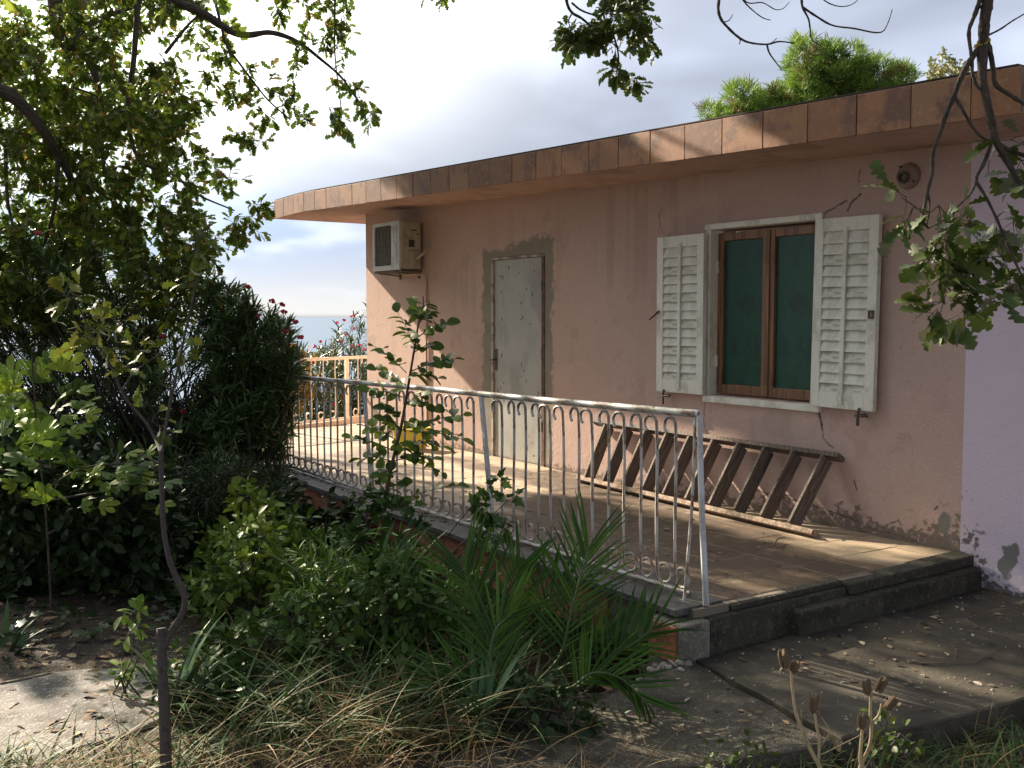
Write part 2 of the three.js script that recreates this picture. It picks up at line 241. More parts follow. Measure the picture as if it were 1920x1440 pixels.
// roof slab, sloping gently down to the right
const RX0 = -1.06, RX1 = 8.93, RZ = 0.735, RT = 0.235;
{
  const xs = []; for (let i = 0; i <= 24; i++) xs.push(lerp(RX0, RX1, i / 24));
  const prof = new THREE.Shape([...xs.map(x => new THREE.Vector2(x, soffitY(x))), ...xs.slice().reverse().map(x => new THREE.Vector2(x, soffitY(x) + RT))]);
  const rt = mottled([0.40, 0.26, 0.2], [0.3, 0.19, 0.145], [0.46, 0.33, 0.26], [1.8, 1.8], 121, { n: 512 });
  part('roof', worldUV(new THREE.ExtrudeGeometry(prof, { depth: RZ + 5.6, bevelEnabled: false }).translate(0, 0, -5.6)), std({ map: rt, bumpMap: grainBump, bumpScale: 0.004, roughness: 0.93 }), house);
  const cap = new THREE.Shape([...xs.map(x => new THREE.Vector2(x, soffitY(x) + RT + 0.002)), ...xs.slice().reverse().map(x => new THREE.Vector2(x, soffitY(x) + RT + 0.009))]);
  part('roof_felt', worldUV(new THREE.ExtrudeGeometry(cap, { depth: 5.54 + RZ, bevelEnabled: false }).translate(0, 0, -5.53)), std({ color: [0.05, 0.042, 0.038], roughness: 0.9 }), house);
  part('roof_end', worldUV(new THREE.BoxGeometry(0.02, RT - 0.01, 5.9).translate(RX1 + 0.011, soffitY(RX1) + RT / 2, RZ - 2.97)), std({ map: mottled([0.5, 0.44, 0.34], [0.38, 0.32, 0.24], [0.56, 0.5, 0.41], [0.8, 0.8], 129), roughness: 0.9, bumpMap: grainBump, bumpScale: 0.003 }), house);
  const tones = [0, 1, 2, 3].map(k => std({ map: mottled([[0.25, 0.105, 0.04], [0.29, 0.125, 0.048], [0.19, 0.084, 0.038], [0.265, 0.132, 0.058]][k], [0.14, 0.062, 0.036], [0.36, 0.175, 0.085], [0.62, 0.62], 131 + k * 11, { speck: 0.1, speckColour: [0.08, 0.042, 0.03] }), bumpMap: grainBump, bumpScale: 0.0008, roughness: 0.6 }));
  const R = rng(5); let x = RX0 + 0.005, k = 0;
  while (x < RX1 - 0.05) {
    const x1 = Math.min(x + (x < 0.4 ? 0.33 : 0.352), RX1 + 0.02), g = rbox(x + 0.0035, x1 - 0.0035, 0, RT - 0.004, 0, 0.018 + R() * 0.004, 0.002), p = g.attributes.position, dy = (R() - 0.5) * 0.004;
    for (let i = 0; i < p.count; i++) p.setY(i, p.getY(i) + soffitY(p.getX(i)) - 0.004 + dy);
    const uv = g.attributes.uv, ou = R() * 3, ov = R() * 3; for (let i = 0; i < uv.count; i++) uv.setXY(i, uv.getX(i) + ou, uv.getY(i) + ov);
    const m = part('fascia_tile', g, tones[Math.floor(R() * 4)], house); m.position.z = RZ + 0.002; x = x1; k++;
  }
  const grout = []; for (let i = 0; i < 24; i++) { const a = lerp(RX0, RX1, i / 24), b = lerp(RX0, RX1, (i + 1) / 24), g = box(a, b, 0.004, RT - 0.008, 0, 0.012), p = g.attributes.position; for (let q = 0; q < p.count; q++) p.setY(q, p.getY(q) + soffitY(p.getX(q))); grout.push(g); }
  part('grout', merge(grout), std({ color: [0.62, 0.5, 0.38] }), house).position.z = RZ + 0.0015;
  const endT = []; part('fascia_tile', worldUV(new THREE.BoxGeometry(0.018, RT - 0.006, 5.6).translate(RX0 - 0.01, soffitY(RX0) + RT / 2, RZ - 2.85)), tones[1], house);
}
// door: dented sheet metal leaf with worn paint
{
  const spots = []; const R = rng(19); for (let i = 0; i < 46; i++) spots.push([0.1 + R() * 0.8, 0.05 + R() * 0.92, 0.007 + R() * 0.012, 0.5 + R() * 2]);
  const t = colourTex(384, 800, (u, v, i, j) => {
    const a = fbm(u * 4, v * 9, 5, 301), b = fbm(u * 20, v * 44, 4, 305); let c = mul3([0.37, 0.365, 0.325], 0.8 + 0.36 * a); c = mix3(c, [0.2, 0.2, 0.19], sm(0.52, 0.72, fbm(u * 5 + 3, v * 5, 4, 309)) * 0.45);
    const edge = Math.min(u, 1 - u, v * 2.2, (1 - v) * 2.2); c = mix3(c, [0.09, 0.045, 0.025], sm(0.05, 0.0, edge - 0.05 * (b - 0.46)) * sm(0.4, 0.6, b));
    for (const [sx, sy, r, e] of spots) c = mix3(c, [0.07, 0.05, 0.04], sm(r, r * 0.4, Math.hypot(u - sx, (v - sy) * 2.15 / e)) * 0.95);
    return mul3(c, 0.95 + 0.1 * hash(i, j, 4));
  }); t.wrapS = t.wrapT = THREE.ClampToEdgeWrapping; t.repeat.set(1 / 0.9, 1 / 2.1); t.offset.set(-3.0 / 0.9, 0.06 / 2.1);
  const d = part('door', rbox(3.02, 3.868, -0.03, 1.985, -0.05, -0.012, 0.004), std({ map: t, roughness: 0.6, bumpMap: grainBump, bumpScale: 0.002 }), house);
  const rust = std({ map: mottled([0.13, 0.065, 0.04], [0.07, 0.035, 0.022], [0.3, 0.24, 0.19], [0.3, 0.3], 311, { speck: 0.1 }), roughness: 0.85 }), pale = std({ map: mottled([0.42, 0.38, 0.31], [0.2, 0.13, 0.09], [0.5, 0.46, 0.4], [0.5, 0.4], 315), roughness: 0.7 });
  part('door_handle', merge([tube([V(3.06, 0.97, -0.012), V(3.06, 0.97, 0.03), V(3.0, 0.965, 0.034)], 0.009, 0.008, 6, 6), box(3.04, 3.08, 0.86, 1.08, -0.013, -0.006)]), std({ color: [0.06, 0.045, 0.035], roughness: 0.5, metalness: 0.5 }), d);
  for (const y of [0.35, 1.05, 1.7]) part('hinge', tube([V(3.876, y - 0.05, 0.002), V(3.876, y + 0.05, 0.002)], 0.009, 0.009, 8), rust, d);
  const f = part('door_frame', merge([box(2.987, 3.018, -0.05, 2.012, -0.09, 0.004), box(3.018, 3.92, 1.988, 2.012, -0.09, 0.004)]), pale, house);
  part('frame_post', box(3.87, 3.918, -0.05, 1.987, -0.09, 0.006), rust, f);
  part('threshold', box(2.99, 3.92, -0.1, -0.034, -0.14, 0.02), std({ color: [0.33, 0.27, 0.2] }), f);
  part('door_recess', box(2.99, 3.918, -0.05, 2.01, -0.2, -0.1), rust, f);
}
// window: white outer frame, brown casements, green curtain behind the glass
const whitePaint = std({ map: mottled([0.76, 0.745, 0.64], [0.6, 0.575, 0.47], [0.8, 0.79, 0.71], [0.5, 0.9], 141, { speck: 0.012, speckColour: [0.2, 0.17, 0.12] }), bumpMap: grainBump, bumpScale: 0.0012, roughness: 0.55 });
const grime = std({ map: mottled([0.66, 0.64, 0.53], [0.42, 0.39, 0.3], [0.74, 0.72, 0.62], [0.35, 0.12], 145, { speck: 0.02, speckColour: [0.16, 0.13, 0.09] }), roughness: 0.6 });
const brownWood = std({ map: colourTex(256, 512, (u, v) => { const g = fbm(u * 26, v * 3, 4, 151); return mix3([0.26, 0.125, 0.055], [0.13, 0.058, 0.026], sm(0.35, 0.7, g)); }, [0.25, 0.9]), roughness: 0.45 });
const iron = std({ map: mottled([0.1, 0.08, 0.065], [0.05, 0.035, 0.025], [0.2, 0.15, 0.11], [0.1, 0.1], 155), roughness: 0.7, metalness: 0.3 });
{
  const [a, b, c, d] = WIN, w = part('window', merge([box(a - 0.025, a + 0.02, c - 0.02, d + 0.02, -0.12, 0.016), box(b - 0.02, b + 0.012, c - 0.02, d + 0.02, -0.12, 0.016), rbox(a - 0.04, b + 0.02, d - 0.004, d + 0.04, -0.12, 0.024, 0.005), rbox(a - 0.035, b + 0.03, c - 0.055, c - 0.004, -0.14, 0.032, 0.006)]), whitePaint, house);
  const x0 = a + 0.024, x1 = b - 0.02, mid = (x0 + x1) / 2, z0 = -0.115, z1 = -0.062, y0 = c + 0.012, y1 = d - 0.03, st = 0.055;
  const screenM = std({ map: mottled([0.006, 0.06, 0.032], [0.004, 0.034, 0.02], [0.009, 0.085, 0.045], [0.5, 0.9], 149), roughness: 0.42 });
  for (const [l, r] of [[x0, mid - 0.004], [mid + 0.004, x1]]) {
    part('casement', merge([rbox(l, l + st, y0, y1, z0, z1, 0.005), rbox(r - st, r, y0, y1, z0, z1, 0.005), rbox(l + st, r - st, y0, y0 + 0.075, z0 + 0.002, z1 - 0.002, 0.005), rbox(l + st, r - st, y1 - 0.06, y1, z0 + 0.002, z1 - 0.002, 0.005)]), brownWood, w);
    part('screen', box(l + st - 0.004, r - st + 0.004, y0 + 0.071, y1 - 0.056, -0.094, -0.086), screenM, w);
  }
  part('casement_bead', rbox(mid - 0.018, mid + 0.018, y0 + 0.004, y1 - 0.004, z1 - 0.001, z1 + 0.012, 0.004), brownWood, w);
  for (const y of [1.02, 1.75]) part('sash_hinge', box(x0 - 0.012, x0 + 0.012, y, y + 0.09, z1 - 0.01, z1 + 0.014), whitePaint, w);
  // shutters, folded back against the wall
  const shutter = (l, r, y0, y1, z, tilt, hookX, latchX) => {
    const g = new THREE.Group(); g.name = 'shutter'; house.add(g); const T = 0.04, sl = 0.072, cx = (l + r) / 2;
    part('shutter_frame', merge([rbox(l, l + sl, y0, y1, 0, T, 0.004), rbox(r - sl, r, y0, y1, 0, T, 0.004), rbox(l + sl, r - sl, y0, y0 + 0.105, 0.001, T - 0.001, 0.003), rbox(l + sl, r - sl, y1 - 0.09, y1, 0.001, T - 0.001, 0.003)]), whitePaint, g);
    part('shutter_back', box(l + sl - 0.01, r - sl + 0.01, y0 + 0.1, y1 - 0.085, 0.0015, 0.006), grime, g);
    const n = 15, h = (y1 - y0 - 0.195) / n; for (let i = 0; i < n; i++) { const s = part('slat', rbox(l + sl - 0.004, r - sl + 0.004, -h * 0.68, h * 0.68, -0.0035, 0.0035, 0.002), i % 3 ? whitePaint : grime, g); s.position.set(0, y0 + 0.105 + h * (i + 0.5), 0.021); s.rotation.x = -0.3 - 0.04 * Math.sin(i * 2.3); }
    part('tilt_bar', rbox(cx - 0.016, cx + 0.016, y0 + 0.03, y1 - 0.06, 0.036, 0.049, 0.003), whitePaint, g);
    part('shutter_hook', merge([tube([V(hookX, y0 - 0.1, 0.05), V(hookX, y0 - 0.03, 0.05), V(hookX + 0.005, y0 + 0.02, 0.045)], 0.011, 0.008, 6, 6), tube([V(hookX, y0 - 0.03, -0.03), V(hookX, y0 - 0.03, 0.05)], 0.008), tube([V(hookX - 0.02, y0 - 0.035, 0.05), V(hookX + 0.075, y0 - 0.03, 0.05)], 0.009)]), iron, g);
    part('latch', latchX < cx ? tube([V(latchX + 0.03, (y0 + y1) / 2 + 0.03, 0.045), V(latchX, (y0 + y1) / 2, 0.06), V(latchX - 0.07, (y0 + y1) / 2 - 0.04, 0.06)], 0.01, 0.007, 6, 6) : merge([box(latchX - 0.02, latchX + 0.02, 1.44, 1.455, 0.041, 0.05), box(latchX - 0.02, latchX + 0.02, 1.40, 1.413, 0.041, 0.05), box(latchX - 0.02, latchX - 0.008, 1.413, 1.44, 0.041, 0.05), box(latchX + 0.008, latchX + 0.02, 1.413, 1.44, 0.041, 0.05)]), iron, g);
    g.position.z = z; g.rotation.z = tilt; return g;
  };
  const s1 = shutter(-0.265, 0.265, 0.80 - 1.43, 2.055 - 1.43, 0.03, 0.004, -0.17, -0.26); s1.position.set(5.825, 1.43, 0.03); s1.userData = { label: 'left louvred shutter' };
  const s2 = shutter(7.145 - 7.4, 7.655 - 7.4, 0.79 - 1.43, 2.075 - 1.43, 0.03, -0.012, 0.15, 0.22); s2.position.set(7.395, 1.43, 0.03); s2.userData = { label: 'right louvred shutter' };
  for (const q of [s2]) { const l = q.children.find(k => k.name === 'latch'); l.position.y = -1.43; }
}
// thin drain pipe of the cooling unit, clipped to the wall
part('drain_pipe', tube([V(1.42, 1.94, 0.24), V(1.45, 1.9, 0.2), V(1.55, 1.895, 0.06), V(1.645, 1.87, 0.022), V(1.655, 1.7, 0.016), V(1.655, 0.9, 0.016), V(1.65, 0.12, 0.016), V(1.66, -0.02, 0.05)], 0.012, 0.012, 8, 60), std({ color: [0.46, 0.31, 0.255], roughness: 0.6 }), house);

// empty round lamp fitting
{
  const l = thing('wall_lamp', 'round dark lamp fitting without bulb high on the wall by the oak branch', 'lamp', [7.82, 2.3, 0]);
  const m = std({ map: mottled([0.27, 0.19, 0.15], [0.17, 0.12, 0.09], [0.34, 0.25, 0.2], [0.1, 0.1], 161), roughness: 0.7 });
  part('base_plate', new THREE.LatheGeometry([[0, 0.0], [0.08, 0.0], [0.084, 0.01], [0.075, 0.026], [0.055, 0.036], [0, 0.036]].map(p => new THREE.Vector2(...p)), 28).rotateX(Math.PI / 2), m, l);
  part('socket', new THREE.LatheGeometry([[0.036, 0.03], [0.038, 0.06], [0.032, 0.066], [0.024, 0.066], [0.02, 0.035], [0, 0.035]].map(p => new THREE.Vector2(...p)), 20).rotateX(Math.PI / 2).translate(-0.01, -0.01, 0), std({ color: [0.1, 0.075, 0.055], roughness: 0.6 }), l);
  for (const [x, y] of [[-0.04, 0.06], [0.055, -0.04]]) part('screw', new THREE.CylinderGeometry(0.007, 0.007, 0.02, 8).rotateX(Math.PI / 2).translate(x, y, 0.034), iron, l);
}
// outdoor cooling unit
{
  const ac = thing('air_conditioner', 'old off-white air conditioner unit on brackets under the roof beside the corner', 'air conditioner', [0.92, 1.95, 0]);
  const shell = std({ map: mottled([0.5, 0.5, 0.44], [0.38, 0.36, 0.3], [0.58, 0.58, 0.52], [0.7, 0.7], 171, { speck: 0.01 }), roughness: 0.5 }), side = std({ map: mottled([0.4, 0.36, 0.28], [0.28, 0.24, 0.18], [0.46, 0.42, 0.34], [0.6, 0.6], 175, { speck: 0.02 }), roughness: 0.6 });
  const dark = std({ color: [0.045, 0.04, 0.033], roughness: 0.7 });
  part('casing', merge([rbox(0.02, 0.665, 0.0, 0.535, 0.04, 0.29, 0.006)]), side, ac);
  const gx0 = 0.05, gx1 = 0.47, fr = new THREE.Shape([[0, -0.005], [0.66, -0.005], [0.66, 0.54], [0, 0.54]].map(p => new THREE.Vector2(...p))), h = new THREE.Path(), rr = 0.035;
  h.moveTo(gx0 + rr, 0.045); h.lineTo(gx1 - rr, 0.045); h.quadraticCurveTo(gx1, 0.045, gx1, 0.045 + rr); h.lineTo(gx1, 0.505 - rr); h.quadraticCurveTo(gx1, 0.505, gx1 - rr, 0.505); h.lineTo(gx0 + rr, 0.505); h.quadraticCurveTo(gx0, 0.505, gx0, 0.505 - rr); h.lineTo(gx0, 0.045 + rr); h.quadraticCurveTo(gx0, 0.045, gx0 + rr, 0.045); fr.holes.push(h);
  part('front_panel', new THREE.ExtrudeGeometry(fr, { depth: 0.022, bevelEnabled: true, bevelSize: 0.003, bevelThickness: 0.003, bevelSegments: 1 }).translate(0, 0, 0.293), shell, ac);
  part('grille', box(gx0 - 0.01, gx1 + 0.01, 0.035, 0.515, 0.2915, 0.296), std({ color: [0.12, 0.11, 0.085], roughness: 0.8 }), ac);
  const bars = []; for (let i = 1; i < 22; i++) { const y = 0.045 + i * 0.021; bars.push(tube([V(gx0 - 0.004, y, 0.304), V(gx1 + 0.004, y, 0.304)], 0.003, 0.003, 4)); } for (let i = 1; i < 5; i++) bars.push(tube([V(gx0 + i * 0.085, 0.04, 0.302), V(gx0 + i * 0.085, 0.51, 0.302)], 0.003, 0.003, 4)); part('grille_bars', merge(bars), std({ color: [0.2, 0.185, 0.15], roughness: 0.6 }), ac, 'stuff');
  part('groove', box(0.606, 0.614, 0.06, 0.5, 0.3185, 0.3192), dark, ac);
  // upright maker's lettering, too worn to read, as small dark marks
  const R = rng(9), mk = []; for (let i = 0; i < 9; i++) { const y = 0.475 - i * 0.021; mk.push(box(0.53, 0.533 + 0.006 * R() + 0.012 * (i % 3 ? 1 : 0.3), y, y + 0.004, 0.3185, 0.3195)); if (i % 2) mk.push(box(0.53, 0.534, y - 0.008, y - 0.0005, 0.3185, 0.3195)); if (i % 3) mk.push(box(0.546, 0.55, y - 0.009, y - 0.0005, 0.3185, 0.3195)); } part('lettering', merge(mk), dark, ac);
  part('valve_cover', merge([rbox(0.666, 0.678, 0.05, 0.2, 0.06, 0.2, 0.004), rbox(0.666, 0.674, 0.22, 0.5, 0.06, 0.25, 0.003)]), side, ac);
  for (const [a, b, c, d] of [[0.43, 0.445, 0.1, 0.18], [0.25, 0.33, 0.13, 0.2], [0.39, 0.405, 0.08, 0.1]]) part('vent_slot', box(0.6742, 0.676, a, b, c, d), dark, ac);
  part('hose', tube([V(0.69, 0.12, 0.12), V(0.76, 0.15, 0.1), V(0.8, 0.22, 0.03), V(0.8, 0.24, -0.01)], 0.016, 0.014, 8), std({ color: [0.4, 0.34, 0.28] }), ac);
  for (const x of [0.1, 0.56]) part('bracket', merge([bar(V(x, -0.02, 0.0), V(x, -0.02, 0.31), 0.035, 0.03), bar(V(x, -0.06, 0.015), V(x, -0.035, 0.29), 0.03, 0.012), box(x - 0.017, x + 0.017, -0.1, -0.005, 0.0, 0.012)]), iron, ac); part('drip_tray', rbox(0.0, 0.67, -0.034, -0.008, 0.03, 0.3, 0.005), iron, ac);
}
// ------------------------------------------------------------------ terrace
const floorY = (z) => -0.04 + 0.0165 * z;
const tileMap = (k) => colourTex(1024, 1024, (u, v, i, j) => { // wide maps so that stains and painted shade run on from tile to tile
  const x = u * 10 - 1.5, z = v * 10 - 5, a = fbm(x * 1.2, z * 1.2, 5, 401), b = fbm(x * 6, z * 6, 4, 405), c0 = fbm(x * 19, z * 19, 3, 409);
  let c = mul3(k, 0.86 + 0.22 * b); const stainShade = sm(0.44, 0.64, fbm(x * 0.9 + 3, z * 2.2 + 1, 5, 413) + 0.34 * sm(4.0, 6.8, x) * sm(0.0, 1.2, z)); c = mix3(c, mul3([0.07, 0.043, 0.026], 0.7 + 0.7 * c0), stainShade * 0.9);  // brown stains, with tree shade on the outer floor painted in as darker
  c = mix3(c, [0.42, 0.36, 0.27], sm(0.68, 0.76, c0) * 0.2); c = mix3(c, [0.17, 0.15, 0.06], sm(0.08, 0.0, 0.35 - Math.min(0.35, b * 0.4) + 0.3 * sm(8.0, 7.0, x) + Math.abs(z - 0.4) * 0.16));
  return mul3(c, 0.92 + 0.16 * hash(i, j, 3));
});
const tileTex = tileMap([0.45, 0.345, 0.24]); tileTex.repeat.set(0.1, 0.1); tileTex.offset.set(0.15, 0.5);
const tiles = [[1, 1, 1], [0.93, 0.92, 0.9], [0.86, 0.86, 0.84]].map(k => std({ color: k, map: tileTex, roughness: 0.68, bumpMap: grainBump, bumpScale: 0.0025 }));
const conc = std({ map: mottled([0.2, 0.185, 0.15], [0.1, 0.09, 0.07], [0.3, 0.28, 0.24], [0.9, 0.9], 181, { speck: 0.14, speckColour: [0.42, 0.39, 0.33] }), bumpMap: roughBump, bumpScale: 0.01, roughness: 0.92 });
const mossConc = std({ map: mottled([0.055, 0.05, 0.034], [0.03, 0.03, 0.019], [0.13, 0.115, 0.085], [0.8, 0.8], 187, { speck: 0.06, speckColour: [0.3, 0.27, 0.22] }), bumpMap: roughBump, bumpScale: 0.014, roughness: 0.94 });
const slate = std({ map: mottled([0.1, 0.096, 0.09], [0.05, 0.046, 0.04], [0.17, 0.165, 0.155], [0.7, 0.7], 191, { speck: 0.04 }), bumpMap: roughBump, bumpScale: 0.006, roughness: 0.55 });
const terracotta = [0, 1].map(k => std({ map: mottled([[0.36, 0.145, 0.07], [0.31, 0.13, 0.07]][k], [0.2, 0.08, 0.045], [0.44, 0.22, 0.12], [0.6, 0.6], 195 + k, { speck: 0.05 }), bumpMap: grainBump, bumpScale: 0.003, roughness: 0.75 }));
const terrace = new THREE.Group(); terrace.name = 'terrace'; scene.add(terrace); tag(terrace, 'raised tiled terrace in front of the pink house', 'terrace', null, 'structure');
const endX = (z) => -0.95 + 0.36 * (z + 0); // the far end runs a little askew
const frontZ = (x) => x > 2.6 ? 2.36 : 2.36 - 0.045 * (2.6 - x) * (2.6 - x);
{
  const s = new THREE.Shape(); const o = [[8.28, -0.001], [8.28, -2.3], [2.6, -2.3]]; for (let x = 2.2; x > -0.2; x -= 0.4) o.push([x, -frontZ(x) + 0.06]); o.push([endX(1.6), -1.65], [endX(-3.2), 3.2], [0.1, 3.2], [0.1, -0.001]);
  s.setFromPoints(o.map(p => new THREE.Vector2(...p)));
  part('slab', worldUV(new THREE.ExtrudeGeometry(s, { depth: 0.16, bevelEnabled: false }).rotateX(-Math.PI / 2).translate(0, -0.245, 0)), std({ color: [0.24, 0.2, 0.155], roughness: 0.95, bumpMap: roughBump, bumpScale: 0.006 }), terrace);
  // mortar bed under the tiles, then tiles one by one
  const bed = new THREE.ExtrudeGeometry(s, { depth: 0.03, bevelEnabled: false }).rotateX(-Math.PI / 2).translate(0, -0.084, 0); { const p = bed.attributes.position; for (let i = 0; i < p.count; i++) if (p.getY(i) > -0.06) p.setY(i, floorY(p.getZ(i)) - 0.005); }
  part('tile_bed', worldUV(bed), std({ color: [0.2, 0.165, 0.125], roughness: 0.95 }), terrace);
  const R = rng(31), far = [], S = 0.315; let n = 0;
  for (let i = 0; i < 31; i++) for (let j = 0; j < 17; j++) {
    const x = 8.24 - (i + 1) * S, z = 2.11 - (j + 1) * S; const cx = x + S / 2, cz = z + S / 2;
    if (cz < 0.02 && cx > -0.05) continue; if (cx < endX(cz) + 0.22 || cz > frontZ(cx) - 0.32) continue;
    const z0 = Math.max(z, cx > 0.1 ? 0.003 : -9); const g = rbox(x + 0.0025, x + S - 0.0025, -0.014, 0.002 + (R() - 0.5) * 0.003, z0 + 0.0025, z + S - 0.0025, 0.0015); g.translate(0, floorY(cz), 0); { const p = g.attributes.position; const tx = (R() - 0.5) * 0.006, tz = 0.0165; for (let q = 0; q < p.count; q++) p.setY(q, p.getY(q) + (p.getX(q) - cx) * tx + (p.getZ(q) - cz) * tz); }
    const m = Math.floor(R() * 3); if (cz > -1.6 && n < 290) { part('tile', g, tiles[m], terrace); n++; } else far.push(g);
  }
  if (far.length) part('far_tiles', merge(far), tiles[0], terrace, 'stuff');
  // dark stone coping along the front, pieces of uneven length
  let x = 8.26; while (x > 0.4) { const L = Math.min(0.5 + R() * 0.16, x - 0.3), f = frontZ(x - L / 2), a = Math.atan2(frontZ(x) - frontZ(x - L), L), g = rbox(-L / 2 + 0.003, L / 2 - 0.003, -0.036, 0.001, -0.29 + R() * 0.01, 0.03 + R() * 0.02, 0.006); const m = part('coping_stone', g, slate, terrace); m.position.set(x - L / 2, floorY(f) + 0.004 + R() * 0.004, f); m.rotation.y = -a; m.rotation.z = (R() - 0.5) * 0.008; x -= L; }
  // terracotta band under the coping
  x = 7.66; while (x > 1.2) { const L = 0.345, f = frontZ(x - L / 2), a = Math.atan2(frontZ(x) - frontZ(x - L), L), m = part('band_tile', rbox(-L / 2 + 0.003, L / 2 - 0.003, -0.125, 0.125, -0.01, 0.01, 0.003), terracotta[Math.floor(R() * 2)], terrace); m.position.set(x - L / 2, -0.172 + (R() - 0.5) * 0.006, f - 0.045 + (R() - 0.5) * 0.005); m.rotation.y = -a; m.rotation.z = (R() - 0.5) * 0.015; x -= L; }
  part('beam', box(1.0, 8.1, -0.33, -0.06, 2.1, 2.29), mossConc, terrace);
  // corner block faced with one tile, and the mossy end of the slab
  part('corner_block', rbox(8.1, 8.335, -0.33, -0.052, 2.24, 2.43, 0.012), conc, terrace);
  part('band_tile', rbox(8.115, 8.30, -0.235, -0.065, 2.428, 2.445, 0.003), terracotta[0], terrace);
  part('kerb_stone', rbox(8.2, 8.325, -0.34, -0.05, 1.2, 2.238, 0.012), mossConc, terrace);
  part('kerb_stone', rbox(8.22, 8.40, -0.34, -0.095, 0.02, 1.66, 0.014), mossConc, terrace);
  part('kerb_stone', rbox(8.2, 8.35, -0.095, -0.03, 0.02, 1.197, 0.012), mossConc, terrace);
  part('kerb_stone', rbox(8.19, 8.3, -0.05, -0.018, 1.2, 2.06, 0.009), mossConc, terrace);
  // lower storey wall and void below
  part('lower_wall', box(0.1, 8.2, -2.4, -0.245, 0.62, 0.8), std({ map: mottled([0.2, 0.1, 0.075], [0.11, 0.055, 0.04], [0.27, 0.15, 0.11], [1.4, 1.4], 197), roughness: 0.95, bumpMap: grainBump, bumpScale: 0.004 }), terrace);
  part('end_wall', box(8.0, 8.19, -2.4, -0.34, 0.8, 2.4), mossConc, terrace);
  part('lower_door', merge([rbox(2.35, 2.78, -2.1, -0.5, 0.8, 0.84, 0.01), rbox(2.81, 3.25, -2.1, -0.5, 0.8, 0.84, 0.01)]), std({ color: [0.12, 0.15, 0.19], roughness: 0.6 }), terrace);
}
// wrought iron railing
function balusterGeo(h, r, flip = 1) { // stem with a hook at the top and a scroll at the foot
  const p = []; const R1 = 0.042, R2 = 0.052; for (let i = 0; i <= 11; i++) { const a = lerp(-0.75 * Math.PI, 0, 1 - i / 11 * 1) ; const t = 0.95 * Math.PI + 0.35 * Math.PI - i / 11 * 1.3 * Math.PI; p.push(V(-R1 + R1 * Math.cos(t), h - R1 - 0.006 + R1 * Math.sin(t), 0)); }
  for (let i = 1; i < 5; i++) p.push(V(0.004 * Math.sin(i * 1.3), lerp(h - R1 - 0.006, R2 + 0.02, i / 5), 0));
  for (let i = 0; i <= 16; i++) { const t = Math.PI + i / 16 * 1.75 * Math.PI, rr = R2 * (1 - 0.18 * i / 16); p.push(V(R2 * 1.0 + rr * Math.cos(t), R2 + 0.008 + rr * Math.sin(t), 0)); }
  p.forEach(v => v.x *= flip); return tube(p, r, r, 5, 46);
}
const ironPaint = std({ map: mottled([0.56, 0.54, 0.5], [0.2, 0.125, 0.08], [0.68, 0.66, 0.62], [0.16, 0.34], 211, { speck: 0.1, speckColour: [0.15, 0.085, 0.05] }), roughness: 0.5, metalness: 0.15 });
const postPaint = std({ map: mottled([0.64, 0.65, 0.66], [0.46, 0.45, 0.44], [0.72, 0.73, 0.74], [0.2, 0.4], 213, { speck: 0.015, speckColour: [0.15, 0.1, 0.07] }), roughness: 0.45, metalness: 0.1 });
{
  const r = thing('railing', 'white iron railing with scrolled bars along the front edge of the terrace', 'railing'); const Z = 2.2, B = 0.03;
  const hAt = (x) => 0.865 + 0.0135 * (x - 3) ;
  part('top_rail', tube([V(2.5, hAt(2.5), 2.17), V(3.6, hAt(3.6), Z), V(5.2, hAt(5.2) + 0.004, Z), V(6.8, hAt(6.8) - 0.002, Z), V(8.19, hAt(8.19), Z)], 0.0195, 0.0195, 10, 40), ironPaint, r);
  part('rail_end', new THREE.TorusGeometry(0.014, 0.006, 6, 14).rotateY(Math.PI / 2).translate(8.193, hAt(8.19), Z), postPaint, r);
  part('bottom_rail', tube([V(2.55, B, 2.17), V(4, B, Z), V(6, B - 0.004, Z + 0.005), V(8.15, B, Z)], 0.013, 0.013, 6, 30), ironPaint, r);
  part('post', tube([V(8.2, hAt(8.2) - 0.01, Z), V(8.225, 0.5, Z + 0.002), V(8.272, 0.0, Z + 0.01)], 0.0145, 0.016, 10, 12), postPaint, r);
  part('brace', tube([V(8.172, hAt(8.17) - 0.02, Z), V(8.168, 0.5, Z + 0.01), V(8.15, -0.0, Z + 0.04)], 0.008, 0.008, 6, 10), ironPaint, r);
  for (const [xt, xb] of [[6.22, 6.16], [4.5, 4.36]]) part('post', bar(V(xt, hAt(xt) - 0.01, Z), V(xb, 0.0, Z - 0.13), 0.022, 0.03, V(1, 0, 0)), postPaint, r);
  part('post', bar(V(2.62, hAt(2.6) - 0.01, 2.17), V(2.6, 0.0, 2.14), 0.03, 0.03, V(1, 0, 0)), postPaint, r);
  const proto = new THREE.Mesh(balusterGeo(0.84, 0.0086), ironPaint); proto.name = 'baluster'; proto.castShadow = proto.receiveShadow = true; const R = rng(21);
  const xs = []; for (let i = 0; i < 13; i++) xs.push(8.045 - i * 0.1315); for (let i = 0; i < 12; i++) xs.push(6.13 - i * 0.1345); for (let i = 0; i < 13; i++) xs.push(4.42 - i * 0.1375);
  xs.forEach((x, i) => { const b = i ? proto.clone() : proto; b.position.set(x, B + 0.008, Z + (R() - 0.5) * 0.006); b.scale.set(0.9 + R() * 0.25, (hAt(x) - B - 0.032) / 0.84, 1); b.rotation.set((R() - 0.5) * 0.02, (R() - 0.5) * 0.3, (R() - 0.5) * 0.02 + 0.02); r.add(b); });
}
